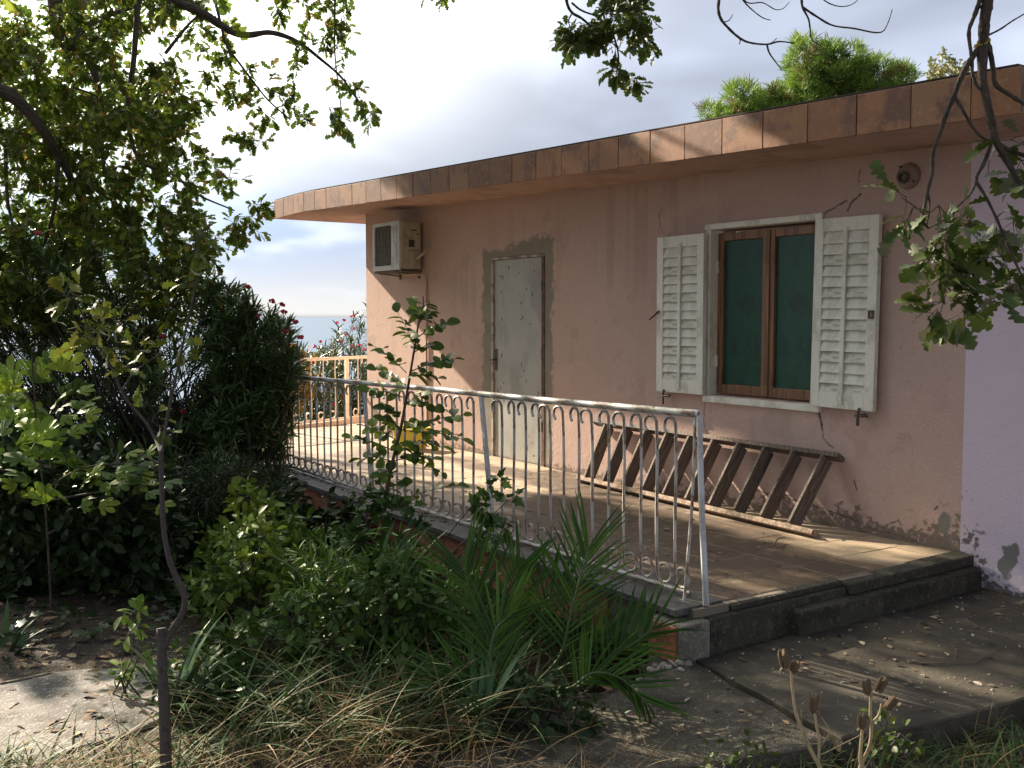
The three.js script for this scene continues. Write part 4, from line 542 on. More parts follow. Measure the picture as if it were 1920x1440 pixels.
// ---------------------------------------------------------------- oak branches hanging in from above right
{
  const R = rng(2002), oak = thing('oak_tree', 'overhanging oak with bare forked branches and leafy ends at the upper right', 'tree'); const D = 3.35;
  const A = px([[1870, -330, 3.5], [1858, -120], [1852, 0], [1847, 33], [1844, 67], [1842, 100], [1843, 150], [1850, 187], [1860, 233], [1867, 262], [1897, 317], [1935, 385], [1990, 450]], D);
  part('trunk', tube([V(11.9, -0.5, 0.6), V(12.0, 1.6, 0.7), V(11.7, 3.2, 1.3), V(11.0, 4.2, 2.0)], 0.2, 0.12, 10, 24, 0.1, R), bark, oak);
  part('limb', tube([V(11.0, 4.2, 2.0), V(10.4, 4.1, 2.6), at(1870, -330, 3.5)], 0.1, 0.03, 8, 14, 0.1, R), bark, oak);
  part('limb', tube([V(11.0, 4.2, 2.0), V(9.8, 4.4, 3.2), at(1500, -380, 4.2), at(1100, -300, 4.6)], 0.1, 0.03, 8, 20, 0.1, R), bark, oak);
  part('branch', tube(A, 0.022, 0.009, 8, 70, 0.22, R), bark, oak);
  const br = [
    [[[1844, 72], [1830, 98], [1813, 123], [1798, 155], [1790, 177], [1772, 220], [1763, 247], [1750, 285], [1747, 327], [1738, 365], [1731, 400], [1728, 412], [1741, 428]], 0.014, 0.005], [[[1747, 327], [1740, 355], [1743, 385], [1737, 425]], 0.007, 0.003],
    [[[1848, -80], [1837, 0], [1827, 30], [1817, 57], [1822, 110], [1824, 140], [1832, 162], [1845, 172]], 0.011, 0.005], [[[1847, 67], [1857, 100], [1862, 130], [1866, 157], [1897, 180], [1935, 204]], 0.013, 0.008],
    [[[1861, 250], [1853, 285], [1843, 310], [1832, 330], [1830, 342], [1818, 365], [1790, 395], [1785, 440]], 0.01, 0.003], [[[1830, 340], [1850, 373], [1873, 420], [1890, 460], [1910, 505], [1930, 540]], 0.008, 0.004], [[[1790, 180], [1808, 212], [1827, 243], [1845, 260], [1863, 265]], 0.008, 0.006],
    [[[1851, 67], [1875, 55], [1897, 40], [1940, 15]], 0.005, 0.003], [[[1865, 265], [1900, 285], [1960, 300]], 0.012, 0.008], [[[1785, 440], [1778, 500], [1774, 540]], 0.004, 0.002], [[[1785, 505], [1800, 515], [1830, 522]], 0.004, 0.002], [[[1778, 540], [1795, 560], [1815, 585]], 0.004, 0.002], [[[1741, 428], [1765, 415], [1775, 410]], 0.004, 0.002], [[[1730, 400], [1712, 385], [1690, 370]], 0.004, 0.002],
  ];
  for (const [p, a, b] of br) part('branch', tube(px(p, D), a * 0.76, b * 0.8, 6, p.length * 5, 0.3, R), bark, oak);
  const bare = [
    [[[1420, -330, 4.4], [1380, -150], [1350, -10], [1347, 18], [1352, 36], [1365, 52], [1385, 70], [1402, 79], [1440, 83], [1460, 78], [1490, 81]], 0.0085, 0.003], [[[1438, 83], [1442, 98], [1455, 117], [1466, 131]], 0.0045, 0.002], [[[1437, 83], [1447, 80], [1457, 71]], 0.003, 0.0015], [[[1355, 42], [1367, 38], [1374, 27]], 0.003, 0.0015], [[[1385, 70], [1388, 76], [1386, 83]], 0.003, 0.002],
    [[[1520, -360, 4.3], [1495, -150], [1503, 0], [1505, 14], [1516, 36], [1519, 55], [1521, 72], [1540, 87]], 0.0075, 0.002], [[[1506, 14], [1530, 30], [1560, 47], [1600, 53], [1653, 60], [1664, 45], [1673, 18]], 0.0055, 0.002], [[[1300, -150], [1393, 0], [1410, 18], [1430, 33], [1445, 38]], 0.004, 0.002], [[[1360, -60], [1400, 4], [1430, 5], [1455, 18], [1468, 16], [1480, 4]], 0.0035, 0.0015], [[[1500, -60], [1545, 0], [1575, 12], [1598, 8], [1612, -4]], 0.0035, 0.0015],
  ];
  for (const [p, a, b] of bare) part('branch', tube(px(p, 4.4), a, b, 5, p.length * 5, 0.25, R), bark, oak);
  const mid = [
    [[[1080, -260, 4.8], [1062, -40], [1064, 8], [1073, 24], [1090, 34], [1105, 47], [1119, 60], [1120, 75]], 0.0095, 0.004], [[[1073, 24], [1066, 40], [1070, 52]], 0.004, 0.002], [[[1072, 5], [1088, 18], [1108, 26], [1125, 28], [1135, 15]], 0.006, 0.003], [[[1150, -200, 4.8], [1128, -20], [1135, 40], [1150, 65], [1160, 110], [1155, 140]], 0.008, 0.003], [[[1118, 48], [1135, 45], [1150, 55]], 0.004, 0.002], [[[1195, -120], [1190, 0], [1192, 40], [1195, 90]], 0.005, 0.002],
  ];
  for (const [p, a, b] of mid) part('branch', tube(px(p, 4.9), a, b, 5, p.length * 5, 0.2, R), bark, oak);
  { // unseen canopy over and behind the viewer, added to cut the sky light
    const tw = [], lv = []; for (let k = 0; k < 210; k++) { const c = k < 60 ? V(4.5 + R() * 11, 3.6 + R() * 3.4, 0.4 + R() * 9) : V(7.4 + R() * 4.6, 3.0 + R() * 2.6, 1.6 + R() * 4.4); if (k > 175) c.set(10.5 + R() * 6, 0.3 + R() * 4, 7.6 + R() * 2.6); const q = c.clone().sub(EYE), d = q.dot(FWD), Y = d > 0.2 ? 720 - FOC * q.dot(CUP) / d : -9e3, X = 960 + FOC * q.dot(RIGHT) / Math.max(d, 0.2); if (d > -0.4 && Y > -170 && X > -500 && X < 2500) continue; if (c.distanceTo(EYE) < 1.2) continue; sprig(c, 0.5, rdir(R), R, tw, lv, { s: 0.17, twigs: 4, leaves: 10, droop: 0.2, colour: (R) => vary([0.08, 0.115, 0.025], R) }); }
    part('twigs', merge(tw), bark, oak, 'stuff'); scatter('crown', OAK_SMALL, leafMat(null, 0.4), toInst(lv), oak);
  }
  const tone = (R) => vary([0.1, 0.14, 0.03], R, 0.25), twigs = [], near = [], midL = [], top_ = [];
  for (const [x, y, n] of [[1895, 262, 3], [1915, 300, 3], [1900, 345, 2], [1712, 388, 2], [1700, 370, 2], [1760, 385, 3], [1780, 425, 4], [1760, 470, 5], [1785, 455, 4], [1745, 480, 3], [1800, 480, 3], [1850, 455, 4], [1880, 480, 4], [1835, 500, 3], [1770, 515, 3], [1810, 530, 3], [1770, 565, 4], [1755, 590, 3], [1808, 580, 4], [1815, 545, 2], [1900, 415, 3], [1870, 410, 2], [1900, 545, 3], [1915, 500, 3], [1800, 400, 2], [1855, 300, 1]]) sprig(at(x, y, D + (R() - 0.5) * 0.3), 0.075, V(-0.1, -0.4, 0), R, twigs, near, { s: 0.082, twigs: n, leaves: 3.4, droop: 0.5, colour: tone, tr: 0.002 });
  for (let k = 0; k < 62; k++) { const x = 1050 + R() * 165, y = -40 + R() * 195; const lo = 60 + (x - 1050) * 0.75; if (y > Math.min(lo, 165) || (x < 1130 && y < 40 && x > 1062) || (x < 1085 && y < 45)) continue; sprig(at(x, y, 4.75 + R() * 0.4), 0.09, V(0, -0.4, 0), R, twigs, midL, { s: 0.062, twigs: 3, leaves: 6, droop: 0.4, colour: tone, tr: 0.002 }); }
  part('twigs', merge(twigs), bark, oak, 'stuff');
  const mats = [leafMat([0.1, 0.15, 0.035], 0.42), leafMat([0.075, 0.118, 0.028], 0.4), leafMat([0.14, 0.19, 0.045], 0.45), leafMat([0.18, 0.195, 0.12], 0.35)];
  leafParts(near.slice(0, 295), OAK, mats, oak, R);
  scatter('foliage', OAK_SMALL, leafMat(null, 0.4), toInst(midL.concat(near.slice(295))), oak);
  tag(part('leaf', OAK, leafMat([0.5, 0.36, 0.08], 0.4), oak), 'single yellow leaf'); { const m = oak.children[oak.children.length - 1]; m.matrix.copy(leafMatrix(at(1822, 92, D), V(0.6, 0.5, -0.4), V(0.3, 0.3, 1), 0.06)); m.matrix.decompose(m.position, m.quaternion, m.scale); }
}
// ---------------------------------------------------------------- oleanders
function flowers(parent, list, R, mats) { const pet = leafGeo([[0.03, 0], [0.2, 0.3], [0.3, 0.6], [0.24, 0.9], [0, 1]], { bend: 0.35, fold: 0.1 }); const one = merge([0, 1, 2, 3, 4].map(k => pet.clone().rotateX(-0.7).rotateZ(k * 1.2566 + R() * 0.2))); for (const p of list) { const f = part('flower', merge(Array.from({ length: 4 + Math.floor(R() * 3) }, () => { const d = rdir(R), g = one.clone().scale(0.03, 0.03, 0.03); g.applyMatrix4(new THREE.Matrix4().makeRotationFromQuaternion(new THREE.Quaternion().setFromUnitVectors(V(0, 0, 1), d))).translate(d.x * 0.035, d.y * 0.03, d.z * 0.035); return g; })), mats[Math.floor(R() * mats.length)], parent); f.position.copy(p); } }
const pinks = [leafMat([0.62, 0.07, 0.13], 0.35), leafMat([0.7, 0.13, 0.22], 0.35), leafMat([0.55, 0.05, 0.08], 0.35)]; pinks.forEach(m => m.map = null);
function oleander(o, tips, bases, R, col, per, size, len = 0.6) {
  const stems = [], leaves = [];
  for (const tip of tips) {
    const b = bases[Math.floor(R() * bases.length)].clone().add(V((R() - 0.5) * 0.3, 0, (R() - 0.5) * 0.3)), c1 = b.clone().lerp(tip, 0.5); c1.y += 0.15 * tip.distanceTo(b); c1.x += (b.x - tip.x) * 0.15; const cv = new THREE.QuadraticBezierCurve3(b, c1, tip), L = cv.getLength(); stems.push(tube([b, cv.getPoint(0.33), cv.getPoint(0.66), tip], 0.009, 0.003, 4, 6));
    const t0 = Math.max(0.1, 1 - len / L); for (let i = 0; i < per; i++) { const t = lerp(t0, 1, Math.sqrt((i + R()) / per)), p = cv.getPoint(t), g = cv.getTangent(t), d = g.clone().multiplyScalar(0.75).add(rdir(R).multiplyScalar(0.85)); d.y += 0.05; leaves.push({ p, d: d.normalize(), n: g.clone().add(rdir(R).multiplyScalar(0.6)).add(V(0, 0.4, 0)), s: size * (0.6 + 0.6 * R()), w: 1.15, c: col(R) }); }
  }
  part('stems', merge(stems), greyBark, o, 'stuff'); const lm = leafMat(null, 0.36, 0.36); lm.specularIntensity = 1; scatter('foliage', LANCE, lm, toInst(leaves), o);
}
{
  const R = rng(3003), o = thing('oleander_bush', 'dark dense oleander bush with red flowers over the left end of the front railing', 'bush');
  const P = [[-200, 430], [0, 420], [150, 440], [330, 500], [395, 500], [440, 535], [480, 560], [520, 585], [556, 625], [568, 670], [560, 720], [545, 780], [535, 860], [470, 900], [300, 960], [-200, 960]];
  const tips = []; while (tips.length < 620) { const x = -200 + R() * 780, y = 420 + R() * 540; if (!inPoly(P, x, y)) continue; const gap = Math.hypot((x - 345) / 50, (y - 645) / 70) < 1 && R() < 0.8; if (gap) continue; let d = 8.6 + R() * 2.2; if (x > 440) d = 8.75 + R() * 1.0; tips.push(at(x, y, d)); }
  for (let q = 0; q < 170;) { const x = 390 + R() * 185, y = 530 + R() * 340; if (!inPoly(P, x, y)) continue; q++; tips.push(at(x, y, 8.6 + R() * 1.1)); }
  const bases = [[60, 900, 9.6], [180, 900, 9.4], [290, 930, 9.2], [390, 930, 9.1], [450, 930, 9.1], [500, 930, 9.0]].map(([x, y, d]) => { const p = at(x, y, d); p.y = groundY(p.x, p.z) - 0.05; return p; });
  oleander(o, tips, bases, R, (R) => vary([0.085, 0.145, 0.04], R, 0.4), 46, 0.145);
  flowers(o, px([[463, 537], [510, 565], [532, 585], [530, 570], [482, 592], [553, 603], [535, 622], [540, 648], [563, 632], [302, 630], [343, 772], [70, 437], [402, 815], [530, 708]], 8.85), R, pinks);
}
{
  const R = rng(3004), col = (R) => vary([0.12, 0.17, 0.05], R, 0.22);
  const mk = (label, P, n, d0, d1, fl, seed) => { const R = rng(seed), o = thing('oleander_bush', label, 'bush', [0, 0, 0]); const xs = P.map(p => p[0]), ys = P.map(p => p[1]), tips = []; while (tips.length < n) { const x = lerp(Math.min(...xs), Math.max(...xs), R()), y = lerp(Math.min(...ys), Math.max(...ys), R()); if (inPoly(P, x, y)) tips.push(at(x, y, lerp(d0, d1, R()))); } const cx = xs.reduce((a, b) => a + b) / xs.length, bases = [0, 1, 2].map(k => { const p = at(cx - 40 + k * 40, 800, (d0 + d1) / 2); p.y = groundY(p.x, p.z) - 0.1; return p; }); oleander(o, tips, bases, R, col, 30, 0.15, 0.7); flowers(o, px(fl, d0), R, pinks); };
  mk('sunlit green oleander with pink flowers behind the cream railing beside the house corner', [[690, 560], [668, 585], [655, 610], [630, 600], [612, 650], [600, 670], [640, 800], [740, 800], [740, 560]], 150, 15.6, 17.6, [[632, 604], [645, 600], [660, 592], [664, 616], [648, 628], [660, 648], [674, 647], [640, 640], [682, 655], [646, 668]], 3005);
  mk('low pale oleander with a few pink flowers behind the middle of the cream railing', [[540, 670], [575, 650], [600, 645], [625, 660], [650, 680], [650, 800], [530, 800]], 120, 15.2, 17, [[590, 650], [588, 680], [625, 758], [645, 742], [552, 762], [582, 756], [600, 640]], 3006);
}
{ // tree with yellowed leaves showing through the far railing
  const R = rng(3010), o = thing('shrub', 'yellow leaved shrub seen through the far railing beside the dark oleander', 'shrub'), tw = [], lv = []; for (let k = 0; k < 26; k++) sprig(at(535 + R() * 35, 668 + R() * 90, 15 + R() * 0.8), 0.3, V(0, 0.4, 0), R, tw, lv, { s: 0.1, twigs: 3, leaves: 8, colour: (R) => vary([0.4, 0.24, 0.03], R) });
  const b = at(552, 800, 15.4); b.y = groundY(b.x, b.z); part('stem', tube([b, at(552, 760, 15.4), at(552, 690, 15.4)], 0.03, 0.01, 6), greyBark, o); part('twigs', merge(tw), greyBark, o, 'stuff'); scatter('foliage', OVATE, leafMat(null, 0.4), toInst(lv), o);
}
// ---------------------------------------------------------------- trees behind the roof
{
  const R = rng(4004), o = thing('pine_tree', 'bright green fine needled pine rising behind the roof', 'tree'); const base = at(1520, 700, 17.5); base.y = -0.6; const top_ = at(1560, 95, 17.5);
  part('trunk', tube([base, base.clone().lerp(top_, 0.5).add(V(0.2, 0, 0.1)), top_], 0.16, 0.04, 8, 16, 0.1, R), bark, o);
  const tufts = [], lv = [], lb = []; const blobs = [[1510, 95, 22, 24], [1505, 125, 30, 25], [1575, 112, 48, 32], [1560, 150, 70, 30], [1640, 140, 45, 28], [1690, 145, 26, 22], [1500, 185, 60, 26], [1600, 185, 100, 30], [1395, 190, 36, 30], [1400, 215, 34, 22], [1450, 190, 38, 22], [1330, 215, 24, 16], [1360, 235, 40, 14], [1480, 230, 80, 20], [1660, 190, 60, 26], [1540, 250, 160, 60]];
  for (const [x, y, rx, ry] of blobs) { const c = at(x, y, 17.5), n = Math.round(rx * ry / 20); part('limb', tube([base.clone().lerp(top_, Math.min(0.95, 0.55 + (220 - y) / 400)), c.clone().lerp(base.clone().lerp(top_, 0.8), 0.4), c], 0.035, 0.01, 4, 5), bark, o);
    for (let k = 0; k < n; k++) { const a = R() * 6.283, q = Math.sqrt(R()), p = at(x + Math.cos(a) * rx * q, y + Math.sin(a) * ry * q, 17.5 + (R() - 0.5) * 1.6); const out = p.clone().sub(c).normalize().add(V(0, 0.7, 0)).normalize(); const col = vary(R() < 0.14 ? [0.2, 0.15, 0.07] : q < 0.45 ? [0.1, 0.17, 0.035] : [0.25, 0.37, 0.07], R, 0.28); for (let i = 0; i < 40; i++) { const d = out.clone().add(rdir(R).multiplyScalar(0.85)).normalize(); lv.push({ p: p.clone().addScaledVector(rdir(R), 0.06), d, n: rdir(R), s: 0.17 * (0.6 + 0.7 * R()), w: 1, c: col }); } } }  // inner needles darker: shade inside the crown put into their colour
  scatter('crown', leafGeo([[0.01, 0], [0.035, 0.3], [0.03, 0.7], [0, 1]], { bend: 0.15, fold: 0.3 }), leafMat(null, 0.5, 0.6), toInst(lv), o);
  const o2 = thing('tree', 'pale distant leafy tree top peeping over the roof beside the pine', 'tree'), tw = [], l2 = []; const b2 = at(1780, 700, 20); b2.y = -0.6;
  part('trunk', tube([b2, at(1780, 400, 20), at(1782, 140, 20)], 0.14, 0.03, 7), bark, o2);
  for (let k = 0; k < 44; k++) { const a = R() * 6.283, q = Math.sqrt(R()); sprig(at(1782 + Math.cos(a) * 34 * q, 150 + Math.sin(a) * 44 * q, 20 + R()), 0.22, V(0, 0.3, 0), R, tw, l2, { s: 0.1, twigs: 3, leaves: 6, colour: (R) => vary([0.3, 0.3, 0.13], R) }); } for (let k = 0; k < 10; k++) sprig(at(1740 + R() * 26, 128 + R() * 14, 20), 0.16, V(0, 0.3, 0), R, tw, l2, { s: 0.08, twigs: 2, leaves: 5, colour: (R) => vary([0.3, 0.3, 0.13], R) });
  part('twigs', merge(tw), bark, o2, 'stuff'); scatter('crown', OVATE, leafMat(null, 0.35), toInst(l2), o2);
}
// ---------------------------------------------------------------- smaller plants in front
{ // sapling that was cut and has sprouted again
  const R = rng(5005), o = thing('sapling', 'thin grey young tree with cut stump and bent new stem at left front', 'young tree');
  const b = at(312, 1560, 3.55); b.y = Math.min(b.y, groundY(b.x, b.z) + 0.02);
  part('stump', tube([b, at(311, 1440, 3.55), at(308, 1330, 3.56), at(304, 1250, 3.57), at(302, 1178, 3.58)], 0.022, 0.0165, 9, 22, 0.08, R), greyBark, o);
  part('stem', tube(px([[308, 1215], [318, 1190], [334, 1165], [345, 1140], [346, 1120], [340, 1100], [328, 1078], [318, 1050], [311, 1020], [306, 980], [304, 930], [302, 880], [302, 845]], 3.58), 0.0125, 0.0085, 8, 50, 0.16, R), greyBark, o);
  const B = [[[[302, 850, 3.58], [290, 820], [272, 790], [250, 765], [228, 735], [214, 700], [196, 665], [180, 645], [160, 600], [138, 555], [128, 520]], 0.007, 0.0025], [[[302, 850, 3.58], [310, 805], [318, 760], [328, 715], [340, 660], [350, 610], [362, 560], [369, 515], [373, 470], [370, 430]], 0.0065, 0.002], [[[228, 735], [250, 700], [300, 665], [335, 650]], 0.004, 0.002], [[[300, 870], [280, 860], [262, 850]], 0.004, 0.002], [[[180, 645], [150, 628], [125, 622]], 0.004, 0.002]];
  for (const [p, r0, r1] of B) part('branch', tube(px(p, 3.7), r0, r1, 6, p.length * 4, 0.15, R), greyBark, o);
  const lv = [], tw = []; for (const [x, y, n] of [[150, 610, 3], [170, 640, 3], [200, 640, 3], [215, 600, 3], [240, 660, 2], [330, 640, 2], [135, 560, 3], [370, 440, 3], [225, 690, 2], [262, 700, 2], [190, 620, 3], [360, 520, 2], [285, 790, 2], [160, 560, 3]]) sprig(at(x, y, 3.7 + (R() - 0.5) * 0.2), 0.085, V(0.2, 0.1, 0), R, tw, lv, { s: 0.062, twigs: n, leaves: 4, colour: () => [1, 1, 1], tr: 0.0016 });
  part('twigs', merge(tw), greyBark, o, 'stuff'); leafParts(lv.slice(0, 200), OAK, [leafMat([0.15, 0.2, 0.03], 0.45), leafMat([0.1, 0.14, 0.025], 0.42), leafMat([0.24, 0.25, 0.05], 0.45)], o, R);
}
{ // fig
  const R = rng(5105), o = thing('fig_tree', 'young fig tree with broad bright green lobed leaves at the left edge', 'fig tree'), D = 5.8; const b = at(95, 1080, D); b.y = groundY(b.x, b.z) - 0.02;
  part('stem', tube([b, at(85, 950, D), at(70, 820, D), at(62, 700, D), at(60, 668, D)], 0.008, 0.004, 7, 20), bark, o);
  for (const p of [[[72, 840], [110, 780], [130, 720]], [[78, 880], [30, 830], [0, 790]], [[82, 920], [150, 880], [230, 870], [290, 880]], [[84, 940], [170, 925], [240, 915]], [[66, 760], [30, 720], [-20, 700]], [[90, 1000], [110, 990], [130, 960]]]) part('branch', tube(px(p, D), 0.008, 0.004, 5, 12), greyBark, o);
  const mats = [leafMat([0.26, 0.38, 0.05], 0.5), leafMat([0.17, 0.27, 0.04], 0.46), leafMat([0.33, 0.42, 0.06], 0.52), leafMat([0.1, 0.17, 0.04], 0.35)], lv = [];
  const spots = [[62, 695, 1, 1], [95, 675, 1, 1], [85, 705, 1, 0.9], [30, 700, 1, 0.9], [120, 690, 1, 1], [10, 740, 0, 0.9], [60, 735, 0, 0.8], [100, 740, 0, 0.9], [40, 760, 0, 0.9], [130, 760, 0, 0.8], [70, 770, 0, 1], [20, 775, 0, 0.9], [110, 775, 0, 0.9], [150, 740, 0, 0.9], [45, 800, 1, 1.1], [10, 810, 1, 1.1], [-10, 780, 1, 1], [75, 805, 0, 0.9], [60, 820, 0, 1], [120, 800, 0, 0.8], [10, 845, 0, 1.1], [50, 850, 0, 0.9], [80, 858, 0, 0.8], [125, 860, 0, 1], [110, 885, 0, 1], [150, 870, 0, 1], [180, 855, 0, 0.9], [170, 880, 0, 0.9], [200, 865, 0, 0.8], [225, 870, 0, 0.9], [240, 890, 0, 0.9], [215, 885, 0, 0.8], [230, 830, 0, 0.9], [85, 930, 0, 1], [290, 885, 0, 0.8], [265, 905, 0, 0.8], [255, 850, 0, 0.8], [140, 785, 0, 0.8], [-20, 850, 1, 1.1], [20, 690, 0, 1], [-10, 720, 0, 1], [55, 785, 0, 0.8], [95, 815, 0, 0.8], [140, 720, 0, 0.9], [30, 735, 0, 0.8], [110, 745, 0, 0.7], [0, 870, 0, 0.9], [60, 880, 0, 0.9], [100, 850, 0, 0.8], [145, 895, 0, 0.9], [35, 900, 0, 0.8], [195, 895, 0, 0.8], [260, 870, 0, 0.7], [280, 930, 0, 0.8], [170, 930, 0, 0.8]];
  for (const [x, y, up, s] of spots) { const p = at(x + (R() - 0.5) * 12, y + 25, D + (R() - 0.5) * 0.6), d = up ? V((R() - 0.5) * 0.7, 1, (R() - 0.5) * 0.7) : RIGHT.clone().multiplyScalar((x - 75) / 110 + (R() - 0.5)).add(V(0, 0.25 + 0.4 * R(), 0)).addScaledVector(HEAD, (R() - 0.6) * 0.9); const n = up ? HEAD.clone().multiplyScalar(-1).add(rdir(R).multiplyScalar(0.7)) : V(0, 1, 0).add(rdir(R).multiplyScalar(0.45)).addScaledVector(HEAD, -0.35); lv.push({ p, d: d.normalize(), n, s: 0.155 * s * (0.75 + 0.5 * R()) }); if (R() < 0.8) { const l = lv[lv.length - 1]; lv.push({ p: l.p.clone().addScaledVector(rdir(R), 0.09), d: l.d.clone().add(rdir(R).multiplyScalar(0.7)).normalize(), n: l.n.clone().add(rdir(R).multiplyScalar(0.6)), s: 0.14 * s * (0.7 + 0.5 * R()) }); } }
  leafParts(lv, FIG, mats, o, R);
}
{ // sapling with paired leaflets before the railing
  const R = rng(5205), o = thing('sapling', 'slender sapling with paired oval leaflets in front of the railing and tub', 'young tree'), D = 5.5; const b = at(712, 1120, D); b.y = Math.min(b.y, groundY(b.x, b.z));
  part('stem', tube([b, at(716, 1020, D), at(724, 930, D), at(735, 870, D), at(752, 800, D), at(766, 720, D), at(776, 660, D), at(786, 600, D), at(794, 570, D), at(793, 555, D)], 0.013, 0.003, 7, 44, 0.08, R), std({ color: [0.09, 0.06, 0.045] }), o);
  const mats = [leafMat([0.075, 0.135, 0.028], 0.4, 0.45), leafMat([0.11, 0.18, 0.034], 0.42, 0.45), leafMat([0.06, 0.11, 0.026], 0.36, 0.45), leafMat([0.17, 0.26, 0.045], 0.46, 0.45)], lv = [];
  const br = [[[779, 653], [745, 586], 4], [[784, 632], [837, 606], 4], [[774, 662], [816, 648], 3], [[778, 650], [757, 620], 3], [[762, 699], [703, 651], 5], [[771, 696], [854, 673], 5], [[768, 705], [820, 710], 4], [[762, 723], [704, 690], 4], [[755, 745], [692, 735], 4], [[759, 754], [839, 772], 5], [[750, 781], [719, 766], 4], [[753, 806], [870, 778], 5], [[768, 809], [868, 824], 6], [[741, 824], [686, 800], 4], [[738, 845], [657, 821], 5], [[732, 864], [677, 861], 4], [[738, 864], [811, 861], 5], [[730, 900], [720, 880], 2], [[729, 946], [860, 910], 5], [[756, 850], [829, 888], 4], [[760, 760], [800, 740], 3], [[748, 800], [712, 790], 3], [[742, 830], [760, 850], 3], [[726, 925], [760, 900], 3], [[735, 880], [700, 905], 2], [[755, 790], [800, 805], 3], [[750, 830], [830, 838], 4], [[790, 590], [800, 570], 3], [[788, 600], [778, 575], 3], [[787, 605], [806, 590], 3]];
  for (const [a, e, n] of br) { const dz = (R() - 0.5) * 0.4, A = at(a[0], a[1], D), E = at(e[0], e[1], D + dz), m = A.clone().lerp(E, 0.55).add(V(0, 0.015, 0)); part('branch', tube([A, m, E], 0.0034, 0.0015, 4, 8), std({ color: [0.11, 0.085, 0.05] }), o); const d = E.clone().sub(A).normalize(), side = d.clone().cross(V(R() - 0.5, 1, R() - 0.5)).normalize();
    for (let i = 0; i <= n; i++) { const t = 0.22 + 0.76 * i / n, p = (t < 0.55 ? A.clone().lerp(m, t / 0.55) : m.clone().lerp(E, (t - 0.55) / 0.45)); for (const s of i === n ? [0] : [-1, 1]) { const ld = d.clone().multiplyScalar(s ? 0.45 : 1).addScaledVector(side, s).add(V(0, -0.15 + 0.3 * R(), 0)).add(rdir(R).multiplyScalar(0.35)).normalize(); lv.push({ p: p.clone(), d: ld, n: V(0, 1, 0).add(rdir(R).multiplyScalar(0.8)).addScaledVector(HEAD, -0.3), s: 0.063 * (0.75 + 0.5 * R()), w: 1 }); } } if (R() < 0.75) { const q = A.clone().lerp(m, 0.2 + R() * 0.6); lv.push({ p: q, d: rdir(R).add(V(0, -0.2, 0)).normalize(), n: rdir(R).add(V(0, 0.6, 0)), s: 0.062 * (0.7 + 0.5 * R()), w: 1 }); } }
  leafParts(lv.slice(0, 298), ROUND, mats, o, R);
}
{ // palm
  const R = rng(5305), o = thing('palm', 'young palm with stiff feathery fronds in front of the terrace', 'palm'); const B = at(1000, 1370, 4.35); B.y = groundY(B.x, B.z);
  const mats = [leafMat([0.06, 0.14, 0.024], 0.34, 0.38), leafMat([0.095, 0.2, 0.034], 0.36, 0.38), leafMat([0.042, 0.1, 0.024], 0.3, 0.4)]; const stemM = std({ color: [0.07, 0.1, 0.03], roughness: 0.5 });
  part('stem', tube([B.clone().add(V(0, -0.1, 0)), B.clone().add(V(0, 0.05, 0)), B.clone().add(V(0, 0.13, 0))], 0.045, 0.02, 8), std({ color: [0.1, 0.08, 0.05] }), o);
  const L1 = leafGeo([[0.006, 0], [0.02, 0.12], [0.023, 0.4], [0.016, 0.75], [0, 1]], { bend: 0.1, fold: 0.5 });
  const fr = [[[[1010, 1340], [1050, 1230], [1070, 1150], [1090, 1075], [1104, 1030]], 4.3, 20, 0.3], [[[985, 1340], [935, 1240], [900, 1150], [880, 1100], [868, 1065]], 4.3, 18, 0.3], [[[1020, 1360], [1080, 1290], [1150, 1230], [1190, 1205], [1225, 1180]], 4.2, 17, 0.27], [[[1015, 1370], [1070, 1290], [1110, 1262], [1160, 1270], [1215, 1320]], 4.1, 22, 0.24], [[[995, 1330], [975, 1240], [965, 1160], [960, 1100], [975, 1060]], 4.5, 17, 0.26], [[[1000, 1330], [1010, 1240], [1012, 1170], [1030, 1120], [1070, 1090]], 4.55, 17, 0.26], [[[985, 1350], [930, 1290], [880, 1270], [840, 1275], [800, 1300]], 4.15, 20, 0.22], [[[990, 1350], [945, 1300], [920, 1240], [930, 1180], [960, 1150]], 4.1, 18, 0.24], [[[1005, 1340], [1040, 1270], [1075, 1225], [1120, 1200], [1150, 1195]], 4.6, 22, 0.25]];
  for (const [pts, D, n, len] of fr) {
    const P = px(pts, D); P[0].copy(B).add(V(0, 0.1, 0)); const cv = new THREE.CatmullRomCurve3(P), g = new THREE.Group(); g.name = 'frond'; o.add(g); part('rachis', tube(P, 0.009, 0.0025, 5, 24), stemM, g);
    for (let i = 0; i < n; i++) { const t = 0.28 + 0.72 * (i + 0.5) / n, p = cv.getPoint(t), T = cv.getTangent(t); const side = T.clone().cross(HEAD.clone().add(V(0, 0.35, 0))).normalize(), lift = side.clone().cross(T); for (const s of [-1, 1]) { const ang = lerp(1.15, 0.42, t) + (R() - 0.5) * 0.14, d = T.clone().multiplyScalar(Math.cos(ang)).addScaledVector(side, s * Math.sin(ang)).addScaledVector(lift, 0.3 + (R() - 0.5) * 0.7).normalize(); const m = part('leaflet', L1, mats[Math.floor(R() * 3)], g), k = len * (t < 0.5 ? 0.75 + t * 0.5 : 1.25 - t * 0.35) * (0.85 + 0.3 * R()); m.matrix.copy(leafMatrix(p, d, lift.clone().addScaledVector(side, -s * 0.5), k, 1.1 * 0.26 / len)); m.matrix.decompose(m.position, m.quaternion, m.scale); } }
  }
}
